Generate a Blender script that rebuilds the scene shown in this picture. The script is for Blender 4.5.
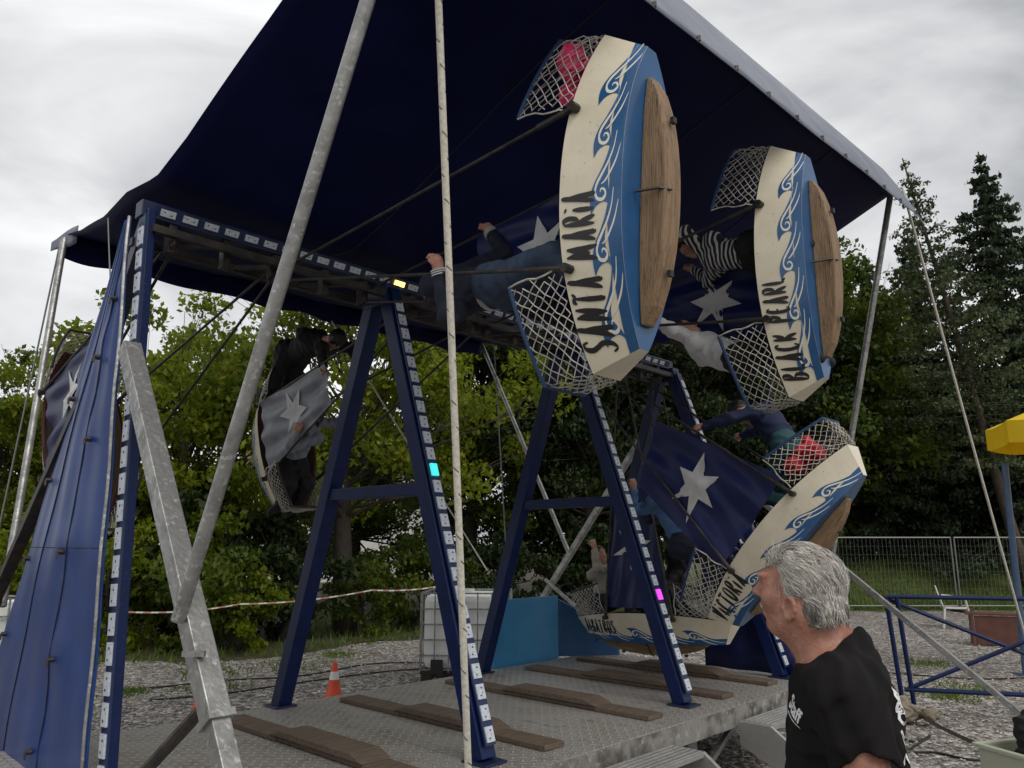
import bpy, math, random
import numpy as np
from mathutils import Vector, Matrix
R = math.radians
rng = np.random.default_rng(7)
random.seed(7)
for o in list(bpy.data.objects):
    bpy.data.objects.remove(o)
S = bpy.context.scene
COL = S.collection

# ------------------------------------------------------------ camera, sky, sun, exposure
CH = 1.85
cd = bpy.data.cameras.new('camera'); cam = bpy.data.objects.new('camera', cd); COL.objects.link(cam)
cd.sensor_width = 36.0; cd.lens = 770 / 1024 * 36.0; cd.clip_start = 0.05; cd.clip_end = 900
PITCH = math.atan((542 - 384) / 770)
cam.location = (0, 0, CH); cam.rotation_euler = (R(90) + PITCH, 0, 0)
S.camera = cam

SUN_EL, SUN_AZ = 48, 150          # degrees; azimuth from +Y towards +X (behind the camera, to the right)
w = bpy.data.worlds.new('World'); S.world = w; w.use_nodes = True
nt = w.node_tree; N = nt.nodes; L = nt.links; N.clear()
out = N.new('ShaderNodeOutputWorld'); bg = N.new('ShaderNodeBackground'); bg.inputs['Strength'].default_value = 0.1
sky = N.new('ShaderNodeTexSky'); sky.sky_type = 'NISHITA'; sky.sun_disc = False
sky.sun_elevation = R(SUN_EL); sky.sun_rotation = R(SUN_AZ); sky.air_density = 1.0; sky.dust_density = 3.0
tc = N.new('ShaderNodeTexCoord'); mp = N.new('ShaderNodeMapping'); mp.inputs['Scale'].default_value = (1.0, 1.0, 2.6)
mp.inputs['Rotation'].default_value = (0, R(24), R(20))
L.new(tc.outputs['Generated'], mp.inputs['Vector'])
nz = N.new('ShaderNodeTexNoise'); nz.inputs['Scale'].default_value = 1.9; nz.inputs['Detail'].default_value = 6
nz.inputs['Roughness'].default_value = 0.5; nz.inputs['Distortion'].default_value = 0.5
L.new(mp.outputs['Vector'], nz.inputs['Vector'])
cr = N.new('ShaderNodeValToRGB')
cr.color_ramp.elements[0].position = 0.36; cr.color_ramp.elements[0].color = (3.9, 4.0, 4.15, 1)
cr.color_ramp.elements[1].position = 0.62; cr.color_ramp.elements[1].color = (9.6, 9.65, 9.7, 1)
L.new(nz.outputs['Fac'], cr.inputs['Fac'])
mx = N.new('ShaderNodeMixRGB'); mx.inputs['Fac'].default_value = 0.93
L.new(sky.outputs['Color'], mx.inputs['Color1']); L.new(cr.outputs['Color'], mx.inputs['Color2'])
L.new(mx.outputs['Color'], bg.inputs['Color']); L.new(bg.outputs['Background'], out.inputs['Surface'])

sd = bpy.data.lights.new('sun', 'SUN'); sun = bpy.data.objects.new('sun', sd); COL.objects.link(sun)
sd.energy = 1.4; sd.angle = R(35); sd.color = (1.0, 0.965, 0.91)
sv = Vector((math.sin(R(SUN_AZ)) * math.cos(R(SUN_EL)), math.cos(R(SUN_AZ)) * math.cos(R(SUN_EL)), math.sin(R(SUN_EL))))
sun.rotation_euler = sv.to_track_quat('Z', 'Y').to_euler(); sun.location = (0, -10, 30)
S.view_settings.view_transform = 'Standard'; S.view_settings.look = 'None'
S.view_settings.exposure = 0.15; S.view_settings.gamma = 1.0; S.view_settings.use_curve_mapping = False

# ------------------------------------------------------------ helpers
FPX = 770.0
def at(x, y, Y):
    "point seen at a pixel, Y metres ahead of the camera"
    a = (x - 512) / FPX; b = -(y - 384) / FPX
    r = Vector((a, math.cos(PITCH) - b * math.sin(PITCH), math.sin(PITCH) + b * math.cos(PITCH)))
    return Vector((0, 0, CH)) + r * (Y / r.y)
AX = R(43.5)                                   # heading of the ride's swing axle
U = Vector((math.sin(AX), math.cos(AX), 0)); V = Vector((math.cos(AX), -math.sin(AX), 0))
AXLE = Vector((-0.98, 5.58, 3.84))
def W(s, v, z):
    "s along the axle from the second frame, v across it towards the camera side, z up"
    p = AXLE + U * s + V * v
    return Vector((p.x, p.y, z))

def tag(o, label=None, cat=None, group=None, kind=None):
    if label: o['label'] = label
    if cat: o['category'] = cat
    if group: o['group'] = group
    if kind: o['kind'] = kind
    return o
def empty(name, loc=(0, 0, 0), rz=0.0, mw=None):
    o = bpy.data.objects.new(name, None); COL.objects.link(o)
    o.empty_display_size = 0.2
    if mw is not None: o.matrix_world = mw
    else: o.location = loc; o.rotation_euler = (0, 0, rz)
    return o

class MB:
    def __init__(s): s.v = []; s.f = []; s.m = []
    def add(s, vs, fs, m=0):
        b = len(s.v); s.v += [tuple(x) for x in vs]; s.f += [tuple(i + b for i in q) for q in fs]; s.m += [m] * len(fs); return s
    def box(s, c, sx, sy, sz, rot=None, m=0):
        c = Vector(c); vs = []
        for z in (-.5, .5):
            for x, y in ((-.5, -.5), (.5, -.5), (.5, .5), (-.5, .5)):
                q = Vector((x * sx, y * sy, z * sz))
                if rot is not None: q = rot @ q
                vs.append(c + q)
        return s.add(vs, [(3, 2, 1, 0), (4, 5, 6, 7), (0, 1, 5, 4), (1, 2, 6, 5), (2, 3, 7, 6), (3, 0, 4, 7)], m)
    def beam(s, p0, p1, w_, h_, up=(0, 0, 1), m=0):
        p0, p1 = Vector(p0), Vector(p1); d = (p1 - p0); ln = d.length; d.normalize(); up = Vector(up)
        x = d.cross(up)
        if x.length < 1e-4: x = d.cross(Vector((1, 0, 0)))
        x.normalize(); y = x.cross(d); rot = Matrix((x, y, d)).transposed()
        return s.box((p0 + p1) / 2, w_, h_, ln, rot, m)
    def tube(s, pts, r, n=8, m=0, cap=True):
        pts = [Vector(p) for p in pts]; k = len(pts); rr = r if hasattr(r, '__len__') else [r] * k
        vs = []; fs = []; ref = None
        for i, p in enumerate(pts):
            d = (pts[min(i + 1, k - 1)] - pts[max(i - 1, 0)]).normalized()
            if ref is None:
                ref = d.cross(Vector((0, 0, 1)))
                if ref.length < 1e-3: ref = d.cross(Vector((1, 0, 0)))
            ref = (ref - d * ref.dot(d)).normalized(); q = d.cross(ref)
            for j in range(n):
                a = 2 * math.pi * j / n; vs.append(p + (ref * math.cos(a) + q * math.sin(a)) * rr[i])
        for i in range(k - 1):
            for j in range(n):
                fs.append((i * n + j, i * n + (j + 1) % n, (i + 1) * n + (j + 1) % n, (i + 1) * n + j))
        if cap: fs.append(tuple(range(n - 1, -1, -1))); fs.append(tuple((k - 1) * n + j for j in range(n)))
        return s.add(vs, fs, m)
    def lathe(s, prof, n=24, m=0, c=(0, 0, 0)):
        vs = []; fs = []; k = len(prof)
        for r, z in prof:
            for j in range(n):
                a = 2 * math.pi * j / n; vs.append((c[0] + r * math.cos(a), c[1] + r * math.sin(a), c[2] + z))
        for i in range(k - 1):
            for j in range(n): fs.append((i * n + j, i * n + (j + 1) % n, (i + 1) * n + (j + 1) % n, (i + 1) * n + j))
        return s.add(vs, fs, m)
    def grid(s, fn, nu, nv, m=0):
        vs = [fn(i / nu, j / nv) for i in range(nu + 1) for j in range(nv + 1)]; k = nv + 1
        return s.add(vs, [(i * k + j, (i + 1) * k + j, (i + 1) * k + j + 1, i * k + j + 1) for i in range(nu) for j in range(nv)], m)
    def poly(s, pts, nrm_off=None, m=0):
        return s.add(pts, [tuple(range(len(pts)))], m)
    def build(s, name, mats, parent=None, smooth=False, bevel=0, solid=0, loc=None):
        me = bpy.data.meshes.new(name); me.from_pydata([tuple(p) for p in s.v], [], s.f)
        mats = mats if isinstance(mats, (list, tuple)) else [mats]
        for mm in mats: me.materials.append(mm)
        if len(mats) > 1: me.polygons.foreach_set('material_index', np.array(s.m, dtype=np.int32))
        me.polygons.foreach_set('use_smooth', np.full(len(s.f), bool(smooth)))
        me.update(); o = bpy.data.objects.new(name, me); COL.objects.link(o)
        if parent is not None: o.parent = parent
        if smooth == 'auto': me.set_sharp_from_angle(angle=R(35))
        if solid:
            md = o.modifiers.new('s', 'SOLIDIFY'); md.thickness = solid; md.offset = 0
        if bevel:
            md = o.modifiers.new('b', 'BEVEL'); md.width = bevel; md.segments = 2; md.limit_method = 'ANGLE'
        if loc is not None and parent is None:
            c = Vector(loc); me.transform(Matrix.Translation(-c)); o.location = c
        return o
def np_mesh(name, verts, faces, mats, parent=None, smooth=True, midx=None):
    "verts (n,3) array, faces (m,4) or (m,3) array"
    me = bpy.data.meshes.new(name); n, k = faces.shape
    me.vertices.add(len(verts)); me.vertices.foreach_set('co', np.asarray(verts, np.float32).ravel())
    me.loops.add(n * k); me.loops.foreach_set('vertex_index', faces.astype(np.int32).ravel())
    me.polygons.add(n); me.polygons.foreach_set('loop_start', np.arange(0, n * k, k, dtype=np.int32))
    me.polygons.foreach_set('use_smooth', np.full(n, smooth))
    for mm in (mats if isinstance(mats, (list, tuple)) else [mats]): me.materials.append(mm)
    if midx is not None: me.polygons.foreach_set('material_index', midx.astype(np.int32))
    me.update(calc_edges=True); me.validate()
    o = bpy.data.objects.new(name, me); COL.objects.link(o)
    if parent is not None: o.parent = parent
    return o

# ------------------------------------------------------------ materials
def mat(name, c, rough=0.6, metal=0.0, c2=None, scale=6.0, lo=0.4, hi=0.65, bump=0.0, bscale=60.0, spec=0.5,
        c3=None, scale3=40.0, lo3=0.55, hi3=0.7, stretch=None, rough2=None, emit=None, coat=0.0, trans=0.0, detail=6):
    m = bpy.data.materials.new(name); m.use_nodes = True; t = m.node_tree; n = t.nodes; l = t.links
    p = n['Principled BSDF']; p.inputs['Roughness'].default_value = rough; p.inputs['Metallic'].default_value = metal
    p.inputs['Specular IOR Level'].default_value = spec; p.inputs['Coat Weight'].default_value = coat
    p.inputs['Base Color'].default_value = (*c, 1)
    tcn = n.new('ShaderNodeTexCoord'); mpn = n.new('ShaderNodeMapping'); l.new(tcn.outputs['Object'], mpn.inputs['Vector'])
    if stretch: mpn.inputs['Scale'].default_value = stretch
    col = None
    def layer(prev, prevc, c_, sc, lo_, hi_):
        z = n.new('ShaderNodeTexNoise'); z.inputs['Scale'].default_value = sc; z.inputs['Detail'].default_value = detail
        z.inputs['Roughness'].default_value = 0.6
        l.new(mpn.outputs['Vector'], z.inputs['Vector'])
        r = n.new('ShaderNodeMapRange'); r.inputs['From Min'].default_value = lo_; r.inputs['From Max'].default_value = hi_
        l.new(z.outputs['Fac'], r.inputs['Value'])
        x = n.new('ShaderNodeMixRGB'); l.new(r.outputs['Result'], x.inputs['Fac'])
        if prev: l.new(prev, x.inputs['Color1'])
        else: x.inputs['Color1'].default_value = (*prevc, 1)
        x.inputs['Color2'].default_value = (*c_, 1)
        return x.outputs['Color'], r.outputs['Result']
    if c2:
        col, f = layer(None, c, c2, scale, lo, hi)
        if rough2 is not None:
            rr = n.new('ShaderNodeMapRange'); rr.inputs['To Min'].default_value = rough; rr.inputs['To Max'].default_value = rough2
            l.new(f, rr.inputs['Value']); l.new(rr.outputs['Result'], p.inputs['Roughness'])
    if c3: col, _ = layer(col, c, c3, scale3, lo3, hi3)
    if col: l.new(col, p.inputs['Base Color'])
    if bump:
        z = n.new('ShaderNodeTexNoise'); z.inputs['Scale'].default_value = bscale; z.inputs['Detail'].default_value = 5
        l.new(mpn.outputs['Vector'], z.inputs['Vector'])
        b = n.new('ShaderNodeBump'); b.inputs['Strength'].default_value = bump; b.inputs['Distance'].default_value = 0.02
        l.new(z.outputs['Fac'], b.inputs['Height']); l.new(b.outputs['Normal'], p.inputs['Normal'])
    if emit:
        p.inputs['Emission Color'].default_value = (*emit[:3], 1); p.inputs['Emission Strength'].default_value = emit[3]
    if trans:
        tr = n.new('ShaderNodeBsdfTranslucent'); mxs = n.new('ShaderNodeMixShader'); mxs.inputs['Fac'].default_value = trans
        if col: l.new(col, tr.inputs['Color'])
        else: tr.inputs['Color'].default_value = (*c, 1)
        o_ = n['Material Output']; l.new(p.outputs['BSDF'], mxs.inputs[1]); l.new(tr.outputs['BSDF'], mxs.inputs[2]); l.new(mxs.outputs['Shader'], o_.inputs['Surface'])
    return m
M = {}
M['galv'] = mat('galvanised steel', (.36, .36, .35), .42, .75, c2=(.22, .22, .215), scale=9, c3=(.5, .5, .48), scale3=34, lo3=.56, hi3=.66, bump=.12, bscale=40, rough2=.6)
M['edge'] = mat('stained edge steel', (.30, .29, .27), .5, .35, c2=(.13, .12, .105), scale=5, lo=.44, hi=.58, c3=(.42, .41, .39), scale3=16, lo3=.56, hi3=.66, bump=.15, bscale=30)
M['alu'] = mat('aluminium', (.55, .55, .53), .38, .8, c2=(.38, .37, .35), scale=7, bump=.08, rough2=.6)
M['blue_steel'] = mat('blue painted steel', (.004, .014, .075), .40, 0, c2=(.003, .010, .052), scale=5, c3=(.035, .05, .10), scale3=60, lo3=.63, hi3=.69, bump=.08, spec=.28)
M['navy_steel'] = mat('dark navy steel', (.01, .02, .07), .4, 0, c2=(.006, .012, .04), scale=6, c3=(.09, .07, .06), scale3=60, lo3=.66, hi3=.72)
M['dark_steel'] = mat('dark steel', (.03, .03, .032), .5, .5, c2=(.07, .055, .045), scale=12)
M['rod'] = mat('rod steel', (.06, .058, .055), .5, .6, c2=(.03, .027, .024), scale=14, c3=(.16, .09, .06), scale3=30, lo3=.6, hi3=.75)
M['led_base'] = mat('lamp strip housing', (.006, .022, .08), .4)
M['led_plate'] = mat('lamp plate', (.62, .66, .72), .35, c2=(.5, .54, .6), scale=40, c3=(.12, .13, .16), scale3=110, lo3=.60, hi3=.64)
M['lit_yellow'] = mat('lit yellow', (.9, .6, .2), emit=(1, .58, .14, 3.0))
M['lit_cyan'] = mat('lit cyan', (.1, .7, .7), emit=(.04, .62, .60, 1.0))
M['lit_magenta'] = mat('lit magenta', (.8, .1, .8), emit=(.62, .05, .58, 1.0))
M['canopy'] = mat('navy tarpaulin', (.0036, .0056, .046), .6, 0, c2=(.0055, .0085, .062), scale=2.0, c3=(.05, .06, .10), scale3=85, lo3=.80, hi3=.83, bump=.25, bscale=2.2, spec=.12)
M['canopy_out'] = mat('weathered tarpaulin', (.085, .10, .15), .34, 0, c2=(.14, .155, .19), scale=4.0, bump=.5, bscale=5, spec=.6)
M['tarp'] = mat('blue tarpaulin', (.007, .037, .165), .36, 0, c2=(.010, .047, .20), scale=3, c3=(.005, .024, .125), scale3=1.4, lo3=.45, hi3=.7, bump=.22, bscale=4, spec=.32)
M['star'] = mat('star cloth', (.62, .62, .62), .6, c2=(.5, .5, .52), scale=8)
M['flag'] = mat('navy flag cloth', (.008, .014, .075), .38, c2=(.011, .018, .095), scale=5, spec=.4, trans=.12)
M['backlit'] = mat('silver cloth', (.22, .23, .26), .4, c2=(.14, .15, .18), scale=6, spec=.5, trans=.2)  # silver grey colour imitates light glowing through the cloth
M['star_pale'] = mat('pale star cloth', (.55, .55, .55), .6)
M['hull_white'] = mat('cream boat paint', (.72, .655, .51), .32, 0, c2=(.62, .555, .42), scale=3.2, c3=(.36, .29, .19), scale3=34, lo3=.635, hi3=.74, bump=.05, bscale=30, coat=.15)
M['hull_blue'] = mat('blue boat paint', (.010, .075, .20), .28, 0, c2=(.013, .095, .25), scale=4, c3=(.05, .12, .22), scale3=60, lo3=.68, hi3=.74, coat=.25)
M['wave_white'] = mat('white wave paint', (.70, .68, .60), .35)
M['ink'] = mat('black lettering', (.012, .011, .012), .35)
M['trim'] = mat('dark red trim', (.07, .012, .014), .4, c2=(.03, .008, .01), scale=10)
M['wood_in'] = mat('boat planking', (.09, .06, .035), .6, c2=(.05, .035, .02), scale=8, stretch=(.4, 4, 4))
M['runner'] = mat('worn wooden runner', (.26, .165, .085), .6, 0, c2=(.16, .095, .045), scale=5, stretch=(.7, 9, 9), c3=(.06, .035, .02), scale3=9, lo3=.6, hi3=.68, bump=.4, bscale=18)
M['plank'] = mat('weathered plank', (.145, .105, .072), .72, 0, c2=(.08, .056, .04), scale=6, stretch=(14, .9, 8), c3=(.20, .14, .09), scale3=8, lo3=.58, hi3=.75, bump=.5, bscale=14)
M['rope'] = mat('white rope', (.60, .58, .50), .8, c2=(.45, .42, .34), scale=60)
M['rope_fleck'] = mat('dark rope fleck', (.05, .06, .05), .8)
M['net'] = mat('net cord', (.55, .53, .46), .8, c2=(.35, .33, .28), scale=20)
M['net_blue'] = mat('blue net rim', (.015, .05, .13), .6)
M['wire'] = mat('thin wire', (.25, .25, .24), .5, .6)
M['fence'] = mat('fence wire', (.20, .205, .205), .5, .6)
M['cable'] = mat('black cable', (.012, .012, .012), .6)
M['pale_plastic'] = mat('white tank plastic', (.86, .88, .84), .35, c2=(.78, .80, .76), scale=3, trans=.0)
M['panel_blue'] = mat('light blue board', (.03, .21, .42), .45, c2=(.026, .18, .36), scale=4, c3=(.3, .36, .4), scale3=50, lo3=.72, hi3=.76)
M['panel_dkblue'] = mat('deep blue board', (.010, .075, .19), .45, c2=(.008, .055, .14), scale=4)
M['orange'] = mat('cone orange', (.72, .075, .02), .4, c2=(.6, .06, .02), scale=10)
M['reflect'] = mat('cone white band', (.7, .7, .68), .3)
M['white_plastic'] = mat('white plastic', (.62, .62, .6), .4, c2=(.5, .5, .47), scale=6)
M['brown_board'] = mat('red brown board', (.12, .045, .032), .6, c2=(.085, .03, .022), scale=5)
M['yellow'] = mat('yellow cloth', (.90, .70, .02), .6, c2=(.84, .64, .015), scale=3, trans=.45)
M['steel_blue'] = mat('pale blue pole', (.07, .12, .22), .4, c2=(.05, .09, .17), scale=6)
M['canvas'] = mat('beige canvas', (.24, .20, .15), .85, c2=(.16, .13, .095), scale=9, bump=.4, bscale=25)
M['strap'] = mat('brown strap', (.055, .04, .032), .7)
M['crate'] = mat('pale green crate', (.42, .44, .33), .5)
M['denim'] = mat('denim', (.10, .16, .24), .8, c2=(.18, .26, .35), scale=9, bump=.3, bscale=80)
M['jeans'] = mat('dark jeans', (.020, .038, .075), .8, c2=(.038, .064, .11), scale=7, bump=.2, bscale=60)
M['skin'] = mat('skin', (.46, .245, .17), .5, c2=(.40, .185, .125), scale=9, c3=(.52, .29, .21), scale3=45, lo3=.5, hi3=.75, bump=.10, bscale=150)
M['man_skin'] = mat('ruddy skin', (.36, .172, .116), .5, c2=(.29, .112, .075), scale=22, c3=(.42, .225, .16), scale3=70, lo3=.5, hi3=.72, bump=.16, bscale=210)
M['tee'] = mat('black cotton', (.006, .0052, .0052), .9, c2=(.010, .0085, .0085), scale=5, bump=.15, bscale=220, spec=.2)
M['tee_print'] = mat('white print', (.68, .68, .68), .7)
M['hair_grey'] = mat('grey hair', (.40, .375, .34), .45)
M['hair_pale'] = mat('pale grey hair', (.66, .63, .57), .4)
M['hair_dark'] = mat('dark grey hair', (.14, .13, .12), .5)
M['hair_brown'] = mat('brown hair', (.035, .02, .013), .5)
M['hair_black'] = mat('black hair', (.01, .008, .007), .5)
M['eye_white'] = mat('eye', (.6, .58, .55), .2)
M['iris'] = mat('iris', (.05, .06, .07), .2)
M['cl_navy'] = mat('navy cloth', (.008, .011, .028), .8)
M['cl_black'] = mat('black cloth', (.009, .009, .011), .8)
M['cl_white'] = mat('white cloth', (.55, .55, .55), .8, c2=(.45, .45, .47), scale=8)
M['cl_grey'] = mat('grey cloth', (.26, .28, .32), .8, c2=(.18, .2, .24), scale=7)
M['cl_lblue'] = mat('light blue shirt', (.09, .19, .36), .8, c2=(.07, .15, .30), scale=8)
M['cl_teal'] = mat('teal trousers', (.02, .075, .085), .8)
M['cl_beige'] = mat('pale knit', (.38, .35, .31), .85, c2=(.29, .27, .24), scale=8)
M['cl_maroon'] = mat('maroon cloth', (.10, .015, .015), .8)
M['cl_royal'] = mat('royal blue cloth', (.007, .014, .055), .8)
M['pink'] = mat('hot pink cloth', (.95, .055, .22), .65, c2=(.85, .03, .16), scale=14, bump=.4, bscale=40)
M['red'] = mat('red cloth', (.55, .012, .035), .65, c2=(.42, .008, .025), scale=14)
M['bark'] = mat('bark', (.06, .048, .036), .9, c2=(.032, .026, .02), scale=7, stretch=(3, 3, .6), bump=.8, bscale=16)
M['bark_red'] = mat('conifer bark', (.085, .06, .045), .9, c2=(.045, .033, .026), scale=7, stretch=(3, 3, .6), bump=.8, bscale=16)
def leafm(name, a, b, c, tr=.35):
    return mat(name, a, .55, c2=b, scale=.55, lo=.38, hi=.62, c3=c, scale3=2.6, lo3=.5, hi3=.72, spec=.3, trans=tr, detail=3)
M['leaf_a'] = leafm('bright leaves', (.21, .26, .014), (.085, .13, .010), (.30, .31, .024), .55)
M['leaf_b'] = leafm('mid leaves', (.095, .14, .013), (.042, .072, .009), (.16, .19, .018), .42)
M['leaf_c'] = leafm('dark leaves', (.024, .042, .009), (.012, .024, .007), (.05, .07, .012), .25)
M['needle'] = leafm('needles', (.035, .058, .024), (.02, .038, .016), (.06, .08, .03), .2)
M['needle_pale'] = leafm('larch needles', (.08, .105, .036), (.035, .055, .02), (.085, .105, .04), .25)
M['house_white'] = mat('house render', (.62, .62, .6), .8, c2=(.55, .55, .53), scale=2)
M['roof_tile'] = mat('roof tile', (.10, .06, .05), .8)
M['glass'] = mat('window glass', (.03, .035, .04), .1)
M['red_tape'] = mat('red tape', (.34, .16, .12), .6)
M['white_tape'] = mat('white tape', (.5, .48, .42), .5)

def striped():
    m = mat('striped shirt', (.02, .02, .03), .8); t = m.node_tree; n = t.nodes; l = t.links
    tcn = n.new('ShaderNodeTexCoord'); wv = n.new('ShaderNodeTexWave'); wv.bands_direction = 'Z'; wv.inputs['Scale'].default_value = 9.5
    wv.inputs['Distortion'].default_value = 1.0
    l.new(tcn.outputs['Object'], wv.inputs['Vector'])
    r = n.new('ShaderNodeValToRGB'); r.color_ramp.interpolation = 'CONSTANT'
    r.color_ramp.elements[0].color = (.012, .012, .02, 1); r.color_ramp.elements[1].position = .62; r.color_ramp.elements[1].color = (.5, .5, .5, 1)
    l.new(wv.outputs['Fac'], r.inputs['Fac']); l.new(r.outputs['Color'], n['Principled BSDF'].inputs['Base Color'])
    return m
M['cl_stripe'] = striped()

def math_node(n, l, op, a, b=None):
    x = n.new('ShaderNodeMath'); x.operation = op
    for i, q in enumerate((a, b)):
        if q is None: continue
        if isinstance(q, (int, float)): x.inputs[i].default_value = q
        else: l.new(q, x.inputs[i])
    return x.outputs[0]
def chequer():
    "raised tread plate: short bars in alternating directions"
    m = mat('tread plate', (.37, .352, .325), .42, .35, c2=(.25, .225, .19), scale=2.2, lo=.42, hi=.7, c3=(.13, .095, .068), scale3=7, lo3=.58, hi3=.78, rough2=.6)
    t = m.node_tree; n = t.nodes; l = t.links
    tcn = n.new('ShaderNodeTexCoord'); mpn = n.new('ShaderNodeMapping'); mpn.inputs['Rotation'].default_value = (0, 0, R(45 - 43.5))
    mpn.inputs['Scale'].default_value = (16, 16, 16)
    l.new(tcn.outputs['Object'], mpn.inputs['Vector']); sp = n.new('ShaderNodeSeparateXYZ'); l.new(mpn.outputs['Vector'], sp.inputs[0])
    x, y = sp.outputs['X'], sp.outputs['Y']
    mn = lambda op, a, b=None: math_node(n, l, op, a, b)
    fx, fy = mn('FLOOR', x), mn('FLOOR', y)
    par = mn('ABSOLUTE', mn('MODULO', mn('ADD', fx, fy), 2.0))
    lx = mn('SUBTRACT', mn('SUBTRACT', x, fx), .5); ly = mn('SUBTRACT', mn('SUBTRACT', y, fy), .5)
    def ell(a, b): 
        return mn('ADD', mn('POWER', mn('ABSOLUTE', mn('DIVIDE', a, .47)), 2.0), mn('POWER', mn('ABSOLUTE', mn('DIVIDE', b, .17)), 2.0))
    e1, e2 = ell(lx, ly), ell(ly, lx)
    e = mn('ADD', mn('MULTIPLY', e1, par), mn('MULTIPLY', e2, mn('SUBTRACT', 1.0, par)))
    h = n.new('ShaderNodeMapRange'); h.inputs['From Min'].default_value = 1.15; h.inputs['From Max'].default_value = .55
    l.new(e, h.inputs['Value'])
    b = n.new('ShaderNodeBump'); b.inputs['Strength'].default_value = 1.0; b.inputs['Distance'].default_value = .02
    l.new(h.outputs['Result'], b.inputs['Height']); p = n['Principled BSDF']; l.new(b.outputs['Normal'], p.inputs['Normal'])
    src = p.inputs['Base Color'].links[0].from_socket
    mxn = n.new('ShaderNodeMixRGB'); mxn.inputs['Color2'].default_value = (.50, .48, .45, 1)
    l.new(mn('MULTIPLY', h.outputs['Result'], .9), mxn.inputs['Fac']); l.new(src, mxn.inputs['Color1']); l.new(mxn.outputs['Color'], p.inputs['Base Color'])
    return m
M['chequer'] = chequer()

def gravel():
    m = bpy.data.materials.new('gravel'); m.use_nodes = True; t = m.node_tree; n = t.nodes; l = t.links; p = n['Principled BSDF']
    p.inputs['Roughness'].default_value = .9; p.inputs['Specular IOR Level'].default_value = .25
    tcn = n.new('ShaderNodeTexCoord')
    vo = n.new('ShaderNodeTexVoronoi'); vo.inputs['Scale'].default_value = 16; l.new(tcn.outputs['Object'], vo.inputs['Vector'])
    vo2 = n.new('ShaderNodeTexVoronoi'); vo2.inputs['Scale'].default_value = 36; l.new(tcn.outputs['Object'], vo2.inputs['Vector'])
    sp = n.new('ShaderNodeSeparateColor'); l.new(vo.outputs['Color'], sp.inputs[0])
    r = n.new('ShaderNodeValToRGB'); e = r.color_ramp.elements
    e[0].color = (.10, .09, .08, 1); e[1].position = 1; e[1].color = (.50, .47, .435, 1)
    x = e.new(.35); x.color = (.20, .182, .163, 1); x = e.new(.75); x.color = (.31, .285, .26, 1)
    l.new(sp.outputs[0], r.inputs['Fac'])
    sp2 = n.new('ShaderNodeSeparateColor'); l.new(vo2.outputs['Color'], sp2.inputs[0])
    mxn = n.new('ShaderNodeMixRGB'); mxn.blend_type = 'OVERLAY'; mxn.inputs['Fac'].default_value = .55
    l.new(r.outputs['Color'], mxn.inputs['Color1']); l.new(sp2.outputs[1], mxn.inputs['Color2'])
    z = n.new('ShaderNodeTexNoise'); z.inputs['Scale'].default_value = .6; z.inputs['Detail'].default_value = 4; l.new(tcn.outputs['Object'], z.inputs['Vector'])
    rz = n.new('ShaderNodeMapRange'); rz.inputs['From Min'].default_value = .55; rz.inputs['From Max'].default_value = .75; rz.inputs['To Max'].default_value = .5
    l.new(z.outputs['Fac'], rz.inputs['Value'])
    mx2 = n.new('ShaderNodeMixRGB'); mx2.inputs['Color2'].default_value = (.085, .075, .05, 1); l.new(rz.outputs['Result'], mx2.inputs['Fac']); l.new(mxn.outputs['Color'], mx2.inputs['Color1'])
    l.new(mx2.outputs['Color'], p.inputs['Base Color'])
    b = n.new('ShaderNodeBump'); b.inputs['Strength'].default_value = .9; b.inputs['Distance'].default_value = .03; b.invert = True
    l.new(vo.outputs['Distance'], b.inputs['Height'])
    b2 = n.new('ShaderNodeBump'); b2.inputs['Strength'].default_value = .5; b2.inputs['Distance'].default_value = .02; b2.invert = True
    l.new(vo2.outputs['Distance'], b2.inputs['Height']); l.new(b.outputs['Normal'], b2.inputs['Normal']); l.new(b2.outputs['Normal'], p.inputs['Normal'])
    return m
M['gravel'] = gravel()
M['stone'] = mat('loose stone', (.32, .295, .27), .9, c2=(.17, .155, .14), scale=11, c3=(.55, .52, .49), scale3=17, lo3=.5, hi3=.62)
M['grass_ground'] = mat('grassy soil', (.085, .12, .022), .95, c2=(.075, .07, .03), scale=1.2, c3=(.03, .045, .012), scale3=9, bump=.8, bscale=12)
M['soil'] = mat('leaf littered soil', (.045, .037, .024), .95, c2=(.075, .06, .035), scale=2.5, c3=(.04, .055, .014), scale3=6, lo3=.52, hi3=.66, bump=.9, bscale=14)
M['grass'] = leafm('grass blades', (.13, .20, .025), (.08, .14, .02), (.18, .21, .04), .35)

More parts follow.
